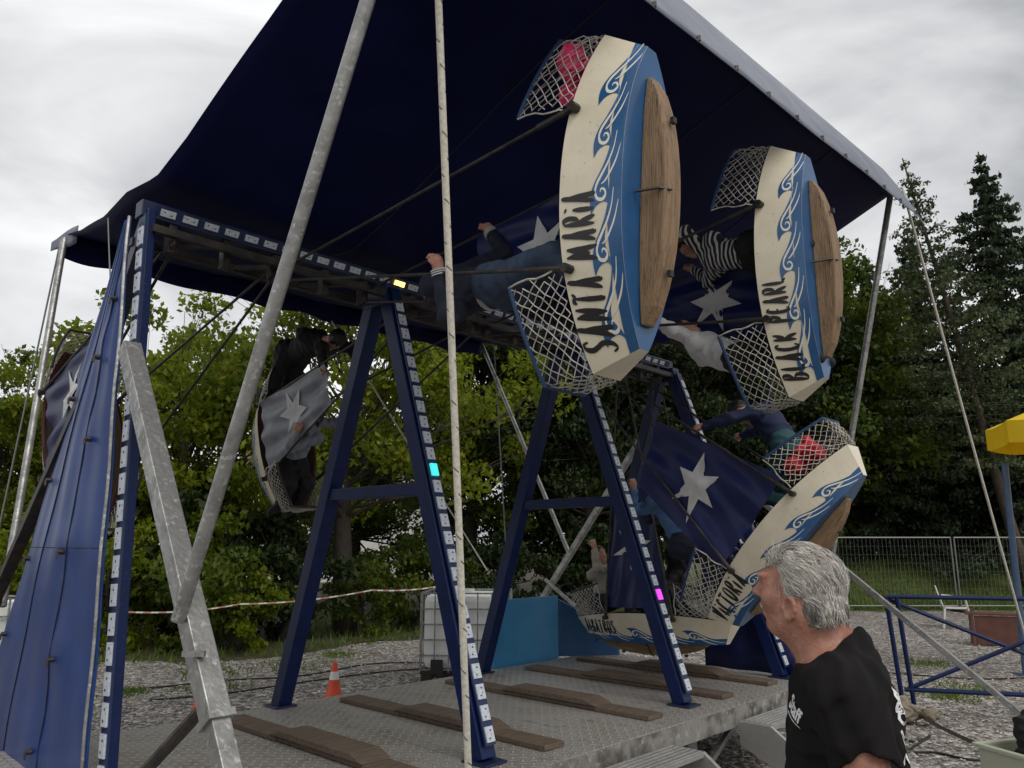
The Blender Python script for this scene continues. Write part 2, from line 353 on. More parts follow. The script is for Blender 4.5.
# ------------------------------------------------------------ ground
def ground():
    mb = MB(); mb.add([(-250, -60, 0), (250, -60, 0), (250, 400, 0), (-250, 400, 0)], [(0, 1, 2, 3)])
    tag(mb.build('ground', M['gravel']), kind='structure')
    edge = [(-250, 12.0), (-14, 12.2), (-6, 12.6), (-4, 13.2), (-2.5, 15.0), (1, 18.5), (5, 21.0), (9, 22.0), (18, 22.2), (250, 23)]
    def ey(x):
        for (x0, y0), (x1, y1) in zip(edge, edge[1:]):
            if x <= x1: return y0 + (y1 - y0) * (x - x0) / (x1 - x0)
    xs0 = [-250, -60] + [x * .5 for x in range(-60, 80)] + [80, 250]
    ds = [0, .4, 1, 2, 3.5, 5, 7, 10, 16, 30, 80, 370]
    def fn(a, b):
        x = xs[round(a * (len(xs) - 1))]; d = ds[round(b * (len(ds) - 1))]
        y = ey(x) + .35 * math.sin(x * 1.7) * (d < .1) + .2 * math.sin(x * 4.1) * (d < .1) + d
        h = .004 + .02 * min(d, 1)
        if d > 0: h += (.03 + .03 * math.sin(x * 1.3 + d)) * min(1, d)
        k = max(0, min(1, (x - 8) / 3)); h += k * max(0, min(1.1, (d - 2.0) * .26))
        return (x, y, h)
    for nm, mm, xs in (('soil_verge', 'soil', [x for x in xs0 if x <= 6]), ('grass_verge', 'grass_ground', [x for x in xs0 if x >= 6])):
        mb = MB(); mb.grid(fn, len(xs) - 1, len(ds) - 1); tag(mb.build(nm, M[mm], smooth=True), kind='structure')
    # loose stones on the gravel
    n = 20000; q = rng.random((n, 2)); Y = 7.0 + 11.5 * q[:, 0] ** .8; X = (q[:, 1] - .5) * 2 * (Y * .74)
    ok = np.array([y < ey(x) - .2 for x, y in zip(X, Y)]); X, Y = X[ok], Y[ok]; n = len(X)
    ico = np.array([(1, 0, 0), (0, 1, 0), (-1, 0, 0), (0, -1, 0), (0, 0, 1), (0, 0, -.6)], float)
    fi = np.array([(0, 1, 4), (1, 2, 4), (2, 3, 4), (3, 0, 4), (1, 0, 5), (2, 1, 5), (3, 2, 5), (0, 3, 5)])
    sz = rng.uniform(.011, .029, (n, 1, 1)) * rng.uniform(.6, 1.2, (n, 1, 3)); a = rng.random(n) * 6.28
    P = ico[None] * sz * rng.uniform(.75, 1.2, (n, 6, 1)); ca, sa = np.cos(a)[:, None], np.sin(a)[:, None]
    Q = np.stack([P[..., 0] * ca - P[..., 1] * sa + X[:, None], P[..., 0] * sa + P[..., 1] * ca + Y[:, None], P[..., 2] * .7 + .006], -1)
    F = (fi[None] + np.arange(n)[:, None, None] * 6).reshape(-1, 3)
    tag(np_mesh('loose_stones', Q.reshape(-1, 3), F, M['stone'], smooth=False), 'loose grey stones scattered over the gravel yard', 'gravel', kind='stuff')
    v_sp = rng.uniform(.12, .34, 9)
    # grass blades along the verge
    n = 26000; X = np.where(rng.random(n) < .30, rng.uniform(-13, 6, n), rng.uniform(6, 19, n)); Y = np.array([ey(x) for x in X]) + rng.random(n) ** 1.6 * 7 + rng.normal(0, .15, n)
    X2 = X + 0; h = rng.uniform(.05, .19, n) * np.where(X > 8, 1.2, 1.0); a = rng.random(n) * 6.28; wd = .012 + .01 * rng.random(n)
    d = Y - np.array([ey(x) for x in X]); k = np.clip((X - 8) / 3, 0, 1); z0 = .01 + .03 * np.clip(d, 0, 1) + k * np.clip((d - 2.0) * .26, 0, 1.1)
    dx, dy = np.cos(a) * wd, np.sin(a) * wd; ln = rng.normal(0, .35, (n, 2)) * h[:, None]
    V3 = np.stack([np.stack([X - dx, Y - dy, z0], -1), np.stack([X + dx, Y + dy, z0], -1), np.stack([X2 + ln[:, 0], Y + ln[:, 1], z0 + h], -1)], 1)
    nw = 1800; cw = rng.integers(0, 9, nw); cxy = np.array([(-4.3, 11.4), (-3.9, 10.6), (-4.8, 10.2), (-3.4, 12.2), (-4.5, 11.9), (5.3, 9.9), (5.8, 10.4), (6.4, 12.5), (-2.9, 13.4)])[cw]
    q = cxy + rng.normal(0, 1, (nw, 2)) * v_sp[cw][:, None]; h = rng.uniform(.03, .09, nw); a = rng.random(nw) * 6.28; dx, dy = np.cos(a) * .011, np.sin(a) * .011; ln = rng.normal(0, .5, (nw, 2)) * h[:, None]
    VW = np.stack([np.stack([q[:, 0] - dx, q[:, 1] - dy, 0 * h + .004], -1), np.stack([q[:, 0] + dx, q[:, 1] + dy, 0 * h + .004], -1), np.stack([q[:, 0] + ln[:, 0], q[:, 1] + ln[:, 1], h], -1)], 1)
    tag(np_mesh('weeds', VW.reshape(-1, 3), np.arange(nw * 3).reshape(-1, 3), M['grass'], smooth=False), 'small green weeds sprouting in patches of the gravel', 'weeds', kind='stuff')
    tag(np_mesh('grass_tufts', V3.reshape(-1, 3), np.arange(n * 3).reshape(-1, 3), M['grass'], smooth=False), 'rough green grass along the edge of the gravel', 'grass', kind='stuff')
ground()

# ------------------------------------------------------------ trees
def leaf_quads(C, size, jitter=None, up=.3):
    n = len(C); a = rng.normal(0, 1, (n, 3)); a[:, 2] *= .6; a /= np.linalg.norm(a, axis=1)[:, None]
    b = rng.normal(0, 1, (n, 3)); b[:, 2] -= up; b -= a * (a * b).sum(1)[:, None]; b /= np.linalg.norm(b, axis=1)[:, None]
    s = size * rng.uniform(.6, 1.35, (n, 1)); a = a * s * .36; b = b * s * .62
    P = np.stack([C - b, C + a, C + b, C - a], 1).reshape(-1, 3)
    return P, np.arange(n * 4).reshape(-1, 4)
def decid(seed, h, rx, zlow, nclump, per, lsize, clump_r, trunk_r, lean=0.0, fork=.35):
    "trunk-and-limb mesh builder and crown arrays for one broadleaf tree of its own shape"
    g = np.random.default_rng(seed); mb = MB()
    top = Vector((lean * h, 0, h * .8)); tp = []
    for i in range(9):
        t = i / 8; tp.append(Vector((lean * h * t + .18 * math.sin(3.1 * t + seed), .15 * math.sin(4 * t + seed * 2), h * .8 * t)))
    mb.tube(tp, [trunk_r * (1.25 - 1.1 * (i / 8) ** .8) + .012 for i in range(9)], 8)
    CL = []
    zc = (h + zlow) / 2; rz = (h - zlow) / 2
    while len(CL) < nclump:
        q = g.uniform(-1, 1, 3); rr = np.linalg.norm(q)
        if rr > 1 or rr < .35: continue
        wob = 1 + .22 * math.sin(3 * math.atan2(q[1], q[0]) + seed) + .15 * math.sin(5 * q[2] + seed)
        CL.append((q[0] * rx * wob + lean * h * .7, q[1] * rx * wob, zc + q[2] * rz))
    CL = np.array(CL); pts = []
    for i, c in enumerate(CL):
        if i % 3 != 2:
            t = max(fork, min(.98, (c[2] / (h * .8)) * .72 - .05)); k = t * 8; i0 = min(7, int(k)); s0 = tp[i0].lerp(tp[i0 + 1], k - i0); e = Vector(c)
            mid = s0.lerp(e, .5) + Vector(g.normal(0, .14, 3)) + Vector((0, 0, -.12))
            r0 = trunk_r * .30 * (1 - .6 * t)
            mb.tube([s0, s0.lerp(mid, .5), mid, mid.lerp(e, .55), e], [r0, r0 * .8, r0 * .6, r0 * .35, .006], 5, cap=False)
            for _ in range(3):
                e2 = e + Vector(g.normal(0, clump_r * .8, 3)); mb.tube([mid.lerp(e, .4), e2], [r0 * .3, .004], 4, cap=False)
        n = int(per * g.uniform(.55, 1.35)); d = g.normal(0, 1, (n, 3)); d /= np.linalg.norm(d, axis=1)[:, None]
        r_ = clump_r * g.uniform(.7, 1.3) * g.random((n, 1)) ** .5; q = c + d * r_ * np.array([1.15, 1.15, .75]); pts.append(q)
    return mb, leaf_quads(np.concatenate(pts), lsize)
def place_tree(name, label, cat, loc, built, leafmat, barkmat, scale=1.0, rz=0.0, group=None, cache={}):
    r = empty(name, loc, rz); r.scale = (scale,) * 3; tag(r, label, cat, group)
    key = (id(built), leafmat.name)
    if key not in cache:
        cache[key] = (built[0].build('trunk', barkmat, r, smooth=True), np_mesh('crown', built[1][0], built[1][1], leafmat, r, smooth=False))
    else:
        for src in cache[key]:
            c = src.copy(); COL.objects.link(c); c.parent = r
    return r
def conifer(seed, h, rmax, zlow, nwh, per, droop, ls, trunk_r, lean=0.0, sparse=0.0, ndl=34):
    g = np.random.default_rng(seed); mb = MB(); tp = [Vector((lean * h * (i / 8), .05 * math.sin(i), h * i / 8)) for i in range(9)]
    mb.tube(tp, [trunk_r * (1 - .94 * i / 8) + .01 for i in range(9)], 8); pts = []; ax = []
    for k in range(nwh):
        t = k / (nwh - 1); z = zlow + (h * .985 - zlow) * t; L0 = rmax * (1 - t) ** .85 * g.uniform(.75, 1.15) + .12
        for j in range(per):
            if g.random() < sparse: continue
            a = 6.283 * (j + g.random() * .8) / per + k * 1.1; Lb = L0 * g.uniform(.55, 1.15); dirv = np.array([math.cos(a), math.sin(a), 0])
            base = np.array([lean * z, 0, z]); ps = []
            for i in range(6):
                u = i / 5; ps.append(base + dirv * Lb * u + np.array([0, 0, -droop * Lb * u ** 1.4 + .22 * Lb * max(0, u - .6)]))
            mb.tube(ps, [.022 * (1 - .15 * i) * (L0 / rmax + .3) for i in range(6)], 4, cap=False)
            n = max(6, int(ndl * Lb)); u = g.random(n) ** .75; i0 = np.minimum((u * 5).astype(int), 4); P = np.array(ps)
            c = P[i0] + (P[i0 + 1] - P[i0]) * (u * 5 - i0)[:, None]
            side = np.array([-dirv[1], dirv[0], 0]); off = g.normal(0, 1, n) * .115 * Lb * (1.05 - u * .6)
            c = c + side * off[:, None] + g.normal(0, .05, (n, 3)); c[:, 2] -= np.abs(off) * droop * .9 + g.random(n) * .14
            pts.append(c)
    return mb, leaf_quads(np.concatenate(pts), ls, up=1.2)

TA = decid(3, 8.2, 3.6, 2.4, 80, 270, .118, .56, .20, .03)
TB = decid(11, 7.0, 2.9, .8, 92, 360, .112, .55, .15, -.02)
TC = decid(23, 11.0, 3.3, 1.6, 125, 400, .150, .70, .24, .01)
TS = decid(31, 2.3, 1.25, .1, 34, 150, .11, .34, .05, 0, .1)
TP = conifer(5, 16.5, 4.6, 2.5, 34, 7, .34, .15, .24, 0, .10, 105)
TL = conifer(9, 15.0, 3.6, 4.5, 30, 6, .16, .105, .19, -.175, .22, 62)
BK, BR = M['bark'], M['bark_red']
gb = 'broadleaf trees behind the ride'
place_tree('broadleaf_tree', 'yellow green tree with a thick trunk behind the blue front frame', 'tree', (-3.4, 16.2, 0), TA, M['leaf_a'], BK, 1.0, .6, gb)
place_tree('broadleaf_tree', 'leafy green tree filling the gap right of the blue tarpaulin tower', 'tree', (-7.2, 16.6, 0), TB, M['leaf_a'], BK, 1.05, 2.0, gb)
place_tree('broadleaf_tree', 'green tree at the left edge of the photo behind the corner pole', 'tree', (-12.2, 18.0, 0), TB, M['leaf_b'], BK, .9, 4.0, gb)
place_tree('broadleaf_tree', 'green tree rising just left of the star flag behind the tower', 'tree', (-10.2, 16.5, 0), TB, M['leaf_a'], BK, .82, 1.1, gb)
place_tree('broadleaf_tree', 'tall dim tree behind the gap between the two blue frames', 'tree', (-1.0, 21.0, 0), TC, M['leaf_b'], BK, .84, .4, gb)
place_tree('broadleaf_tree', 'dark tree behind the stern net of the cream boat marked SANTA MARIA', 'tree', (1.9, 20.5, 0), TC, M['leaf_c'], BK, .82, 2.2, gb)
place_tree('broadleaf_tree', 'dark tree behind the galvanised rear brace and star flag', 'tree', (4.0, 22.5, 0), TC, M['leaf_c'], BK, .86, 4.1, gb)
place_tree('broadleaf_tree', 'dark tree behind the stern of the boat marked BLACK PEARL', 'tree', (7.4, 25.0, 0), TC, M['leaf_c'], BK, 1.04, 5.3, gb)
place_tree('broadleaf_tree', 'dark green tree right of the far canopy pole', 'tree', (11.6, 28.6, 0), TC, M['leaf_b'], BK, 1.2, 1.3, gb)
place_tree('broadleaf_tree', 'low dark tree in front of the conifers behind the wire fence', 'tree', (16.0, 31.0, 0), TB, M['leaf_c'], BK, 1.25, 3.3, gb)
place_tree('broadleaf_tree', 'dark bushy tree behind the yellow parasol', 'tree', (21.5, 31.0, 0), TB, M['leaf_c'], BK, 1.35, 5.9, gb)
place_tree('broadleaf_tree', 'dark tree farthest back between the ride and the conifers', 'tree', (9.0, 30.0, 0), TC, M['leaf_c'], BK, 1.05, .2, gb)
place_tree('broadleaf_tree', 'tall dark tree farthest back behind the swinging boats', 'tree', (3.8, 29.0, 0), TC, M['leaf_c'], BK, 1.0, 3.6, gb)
place_tree('broadleaf_tree', 'dim tree far back behind the front frame crossbar', 'tree', (-4.6, 24.0, 0), TB, M['leaf_b'], BK, 1.0, 5.0, gb)
place_tree('spruce', 'tall dark spruce with a pointed top above the right treeline', 'tree', (18.5, 28.0, 0), TP, M['needle'], BR, 1.03, .5, 'conifers at the right')
place_tree('spruce', 'dark spruce cut by the right edge of the photo', 'tree', (20.8, 29.0, 0), TP, M['needle'], BR, .86, 2.5, 'conifers at the right')
place_tree('spruce', 'shorter spruce standing behind the leaning larch', 'tree', (14.2, 31.5, 0), TP, M['needle'], BR, .78, 4.2, 'conifers at the right')
place_tree('spruce', 'broad mid height spruce filling the treeline just right of the far canopy pole', 'tree', (14.3, 29.5, 0), TP, M['needle'], BR, .80, 1.4, 'conifers at the right')
place_tree('spruce', 'spruce between the leaning larch and the tall pointed spruce', 'tree', (16.9, 31.0, 0), TP, M['needle'], BR, .92, 3.4, 'conifers at the right')
place_tree('larch', 'thin feathery larch leaning left beside the canopy corner', 'tree', (16.1, 24.6, 0), TL, M['needle_pale'], BR, .99, .05, 'conifers at the right')
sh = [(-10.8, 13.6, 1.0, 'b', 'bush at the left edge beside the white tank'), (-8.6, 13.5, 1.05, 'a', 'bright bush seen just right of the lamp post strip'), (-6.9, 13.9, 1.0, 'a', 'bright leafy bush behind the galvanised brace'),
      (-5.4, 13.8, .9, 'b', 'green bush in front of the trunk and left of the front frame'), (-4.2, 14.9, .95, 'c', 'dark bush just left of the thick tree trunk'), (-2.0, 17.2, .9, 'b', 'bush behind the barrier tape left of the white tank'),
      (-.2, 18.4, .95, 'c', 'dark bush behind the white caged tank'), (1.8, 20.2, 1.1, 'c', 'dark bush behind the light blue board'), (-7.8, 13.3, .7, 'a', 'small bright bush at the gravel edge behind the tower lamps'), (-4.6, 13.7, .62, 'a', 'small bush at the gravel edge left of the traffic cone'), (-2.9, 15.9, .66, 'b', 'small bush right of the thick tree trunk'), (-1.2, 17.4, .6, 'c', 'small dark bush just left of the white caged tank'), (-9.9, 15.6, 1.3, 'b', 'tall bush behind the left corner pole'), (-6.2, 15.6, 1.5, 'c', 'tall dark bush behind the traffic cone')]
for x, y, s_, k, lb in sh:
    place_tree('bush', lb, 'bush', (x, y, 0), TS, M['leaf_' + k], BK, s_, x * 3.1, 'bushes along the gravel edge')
def house():
    r = empty('house', (-8.6, 40, 0), R(12)); tag(r, 'white house glimpsed between the leaves far behind the trees', 'house')
    MB().box((0, 0, 2.6), 9, 7, 5.2).build('wall', M['house_white'], r)
    mb = MB(); mb.add([(-4.9, -3.9, 5.203), (4.9, -3.9, 5.203), (4.9, 0, 7.4), (-4.9, 0, 7.4), (-4.9, 3.9, 5.203), (4.9, 3.9, 5.203)], [(0, 1, 2, 3), (3, 2, 5, 4), (0, 3, 4), (1, 5, 2), (0, 4, 5, 1)]); mb.build('roof', M['roof_tile'], r)
    for x in (-3, 0, 3):
        for z in (1.6, 4.0):
            f = MB().box((x, -3.52, z), 1.2, .06, 1.4).build('window', M['white_plastic'], r); MB().box((x, -3.56, z), 1.0, .03, 1.2).build('pane', M['glass'], f)
house()

# ------------------------------------------------------------ the ride's frame, platform and canopy
def lamp_strip(name, p0, p1, out_dir, parent, pitch=.14, ln=.088, wd=.055, lit=()):
    p0, p1, n_ = Vector(p0), Vector(p1), Vector(out_dir).normalized(); d = (p1 - p0); Ltot = d.length; d.normalize()
    n_ = (n_ - d * n_.dot(d)).normalized(); x = d.cross(n_); rot = Matrix((x, d, n_)).transposed(); mb = MB()
    mb.box((p0 + p1) / 2 + n_ * .006, wd + .022, Ltot, .012, rot, 0)
    k = int(Ltot / pitch)
    for i in range(k):
        if i in lit: continue
        c = p0 + d * (pitch * (i + .5)) + n_ * .017
        mb.box(c, wd, ln, .010, rot, 1)
        for q in (-.26, .24): mb.box(c + d * (ln * q) + n_ * .005 + x * (wd * .1 * (1 if q > 0 else -1)), wd * .16, ln * .10, .004, rot, 2)
    o = mb.build(name, [M['led_base'], M['led_plate'], M['dark_steel']], parent)
    for i in lit:
        c = p0 + d * (pitch * (i + .5)) + n_ * .020
        MB().box(c, wd * .9, ln, .014, rot).build('lit_lamp', M[lit[i]], o)
    return o
def a_frame(s, label, lit=None, zbar=2.2):
    r = empty('support_frame', W(s, 0, .6)); o = r.location
    tag(r, label, 'ride frame', 'A shaped support frames of the ride')
    P = lambda v, z, ds=0: W(s + ds, v, z) - o
    for sg in (-1, 1):
        a, b = P(sg * 1.12, .612), P(sg * .065, 3.72)
        MB().beam(a, b, .115, .115, up=U).build('leg', M['blue_steel'], r, bevel=.006)
        MB().box(P(sg * 1.13, .608), .20, .18, .014, Matrix.Rotation(-AX, 3, 'Z')).build('foot_plate', M['navy_steel'], r, bevel=.003)
    MB().beam(P(-.575, zbar), P(.575, zbar), .085, .09, up=U).build('crossbar', M['blue_steel'], r, bevel=.005)
    MB().box(P(0, 3.66), .26, .13, .16, Matrix.Rotation(-AX, 3, 'Z')).build('apex_plate', M['navy_steel'], r, bevel=.006)
    a, b = P(1.12, .68), P(.095, 3.66); d = (b - a).normalized(); n_ = V - d * V.dot(d); n_.normalize()
    lamp_strip('lamp_strip', a + n_ * .058, b + n_ * .058, n_, r, .118, .085, .062, lit or {})
    return r
a_frame(0, 'blue A shaped steel frame with one cyan lamp lit, nearest the traffic cone', {14: 'lit_cyan'})
a_frame(2.18, 'blue A shaped steel frame with one magenta lamp lit', {6: 'lit_magenta'})
a_frame(3.93, 'rearmost blue A shaped steel frame, mostly hidden by the star flag')

def axle_beam():
    r = empty('axle_beam', W(-1.75, 0, 3.84)); o = r.location; tag(r, 'long dark overhead beam with lamp plates joining the tops of the frames', 'beam')
    P = lambda s, v, z: W(s, v, z) - o
    MB().beam(P(-1.8, 0, 3.79), P(4.0, 0, 3.79), .10, .10).build('main_tube', M['navy_steel'], r, bevel=.005)
    MB().beam(P(-1.75, -.22, 3.66), P(3.93, -.22, 3.66), .05, .05).beam(P(-1.75, .10, 3.655), P(3.93, .10, 3.655), .045, .045).build('side_rail', M['dark_steel'], r)
    mb = MB()
    for k in range(12): mb.beam(P(-1.6 + k * .5, -.22, 3.66), P(-1.35 + k * .5, .10, 3.655), .028, .028)
    mb.build('lattice', M['dark_steel'], r)
    mb = MB()
    for s in (-1.6, -1.25, -.9, -.85, -.52, -.19, .27, .6, .93, 1.1, 1.43, 1.76, 2.27, 2.6, 2.93, 3.07, 3.4, 3.73): mb.box(P(s, 0, 3.66), .07, .05, .20, Matrix.Rotation(-AX, 3, 'Z'))
    mb.build('bearing', M['rod'], r, bevel=.006)
    lamp_strip('lamp_strip', P(-1.72, .053, 3.79), P(3.9, .053, 3.79), V - Vector((0, 0, .5)), r, .135, .088, .042, {13: 'lit_yellow'})
axle_beam()

def platform():
    r = empty('platform', W(1, .15, 0)); o = r.location; tag(r, 'raised tread plate platform under the swing boats', 'platform')
    P = lambda s, v, z: W(s, v, z) - o
    s0, s1, v0, v1 = -2.3, 4.15, -1.18, 1.42
    mb = MB()
    for a, b in ((s0, -.02), (-.014, 2.16), (2.166, s1)):
        for c, d in ((v0, .12), (.126, v1)):
            vs = [P(a, c, .6), P(b, c, .6), P(b, d, .6), P(a, d, .6)]; lo = [q - Vector((0, 0, .012)) for q in vs]
            mb.add(vs + lo, [(3, 2, 1, 0), (4, 5, 6, 7), (0, 1, 5, 4), (1, 2, 6, 5), (2, 3, 7, 6), (3, 0, 4, 7)])
    mb.build('tread_plate', M['chequer'], r)
    mb = MB()
    for v in (v0 + .03, v1 - .03): mb.beam(P(s0, v, .513), P(s1, v, .513), .06, .145)
    for s in (s0 + .03, .9, 2.0, 3.1, s1 - .03): mb.beam(P(s, v0 + .065, .50), P(s, v1 - .065, .50), .06, .12)
    mb.build('edge_channel', M['edge'], r, bevel=.004)
    mb = MB()
    for s in (-1.6, .25, 2.05, 3.95):
        for v in (v0 + .1, v1 - .16): MB().beam(P(s, v, .02), P(s, v, .44), .07, .07).box(P(s, v, .012), .2, .2, .024).build('support_leg', M['galv'], r)
    for s in (.25, 2.05): MB().beam(P(s, v1 - .16, .06), P(s + .7, v1 - .16, .42), .04, .04).build('diagonal_stay', M['galv'], r)
platform()

def brake_planks():
    rows = [(-.5, 'wooden brake plank nearest the galvanised brace on the platform'), (.5, 'wooden brake plank right of the traffic cone, on the platform'), (1.62, 'wooden brake plank between the two middle frames'), (2.68, 'wooden brake plank just past the magenta lamp frame'), (3.5, 'wooden brake plank under the cream boat marked ALBATROS')]
    for s, lb in rows:
        r = empty('brake_plank', W(s, .12, .602)); o = r.location; tag(r, lb, 'plank', 'wooden planks across the platform')
        r.rotation_euler = (0, 0, -AX)
        mb = MB()
        for c0, c1, h, w_ in ((-1.05, -.30, .034, .19), (-.36, .66, .078, .21), (.63, 1.12, .034, .19)):
            z0 = 0 if h < .05 else .0; n = 6
            def prof(a, b, c0=c0, c1=c1, h=h, w_=w_): return None
            x0, x1 = c0, c1
            if h > .05:
                pts = [(x0 + .11, .036), (x0 + .16, h), (x1 - .10, h), (x1, .036)]
                if True:
                    vs = [(x, -w_ / 2, z) for x, z in [(x0, .0355), *pts, ]] ; 
                vs = [(x0, .036), (x0 + .13, h), (x1 - .12, h), (x1, .036)]
                A = [(x, -w_ / 2, z) for x, z in vs]; B = [(x, w_ / 2, z) for x, z in vs]
                mb.add(A + B, [(3, 2, 1, 0), (4, 5, 6, 7), (0, 1, 5, 4), (1, 2, 6, 5), (2, 3, 7, 6), (3, 0, 4, 7)])
            else: mb.box(((x0 + x1) / 2, 0, h / 2), x1 - x0, w_, h)
        mb.box((.13, 0, .017), 1.1, .17, .03)
        mb.build('board', M['plank'], r, bevel=.006)
brake_planks()

def roof_z(v):
    pts = [(-3.0, 4.62), (-2.2, 4.36), (-1.2, 4.12), (0, 4.0), (.4, 4.12), (1.3, 4.50), (1.9, 4.78), (2.55, 5.06)]
    for (a, za), (b, zb) in zip(pts, pts[1:]):
        if v <= b: return za + (zb - za) * (v - a) / (b - a)
    return 5.06
def canopy():
    r = empty('canopy', W(1, 0, 3.95)); o = r.location; tag(r, 'huge dark navy tarpaulin canopy stretched over the swing boats', 'canopy')
    P = lambda s, v, z: W(s, v, z) - o
    def s_rng(v): t = (v + 3.0) / 5.55; return -1.36 - .36 * min(1, t * 2.2), 3.98
    def eave(s): return 4.83 + .062 * s
    def top(a, b):
        v = -3.0 + 5.55 * b; s0, s1 = s_rng(v); s = s0 + (s1 - s0) * a
        sag = -.05 * abs(math.sin(a * math.pi * 3)) * math.sin(b * math.pi) + .012 * math.sin(a * 23 + b * 9)
        ed = .05 * math.sin(b * math.pi) * ((1 - a) ** 6 + a ** 6)
        cx = .04 * math.sin(math.pi * a * 3) ** 2 * (b ** 8)      # eave scallops a little between the poles
        return P(s, v - cx * .2, roof_z(v) + sag + ed + (eave(s) - 5.06) * b ** 5)
    MB().grid(top, 60, 44).build('tarpaulin', M['canopy'], r, smooth=True, solid=.004)
    def front(a, b):                                              # outer flap rolled over the front eave
        b = 1 - b; v = 2.44 + .012 * math.sin(b * math.pi) + .30 * b; s = -1.9 + 5.92 * a
        z = eave(s) + .27 - .61 * b + .05 * math.exp(-((s - 4.0) / .12) ** 2) * -b
        return P(s + .01 * b * a, v + .0035 * math.sin(a * 57 + 3 * b) * math.sin(b * 3.0) + .004 * math.sin(a * 19) * b, z)
    MB().grid(front, 110, 8).build('front_flap', M['canopy_out'], r, smooth=True, solid=.005)
    def back(a, b):
        s = -1.36 + 5.34 * a; return P(s, -3.0 - .02 * math.sin(a * 50) * b - .05 * b, 4.63 - (.22 + .02 * math.sin(a * 37)) * b)
    MB().grid(back, 90, 3).build('back_valance', M['canopy'], r, smooth=True, solid=.004)
    def corner(a, b):                                             # loose corner lug at the back left
        return P(-1.33 - .08 * a, -2.80 - .45 * a, 4.66 - .16 * b * (1 - .35 * a * a) - .05 * a + .012 * math.sin(a * 5 + b * 4))
    MB().grid(corner, 5, 3).build('corner_lug', M['canopy_out'], r, smooth=True, solid=.006)
    for sx_ in (-.3, 1.15, 2.6):
        MB().tube([Vector(top((sx_ + 1.72) / 5.7, k / 40)) - Vector((0, 0, .004)) for k in range(41)], .006, 5).build('seam', M['cl_navy'], r)
    for k in range(14):
        a = (k + .5) / 14; p = Vector(front(a, .06)); MB().box(p - Vector((0, 0, .012)) + V * .012, .018, .018, .03).build('toggle', M['dark_steel'], r)
canopy()

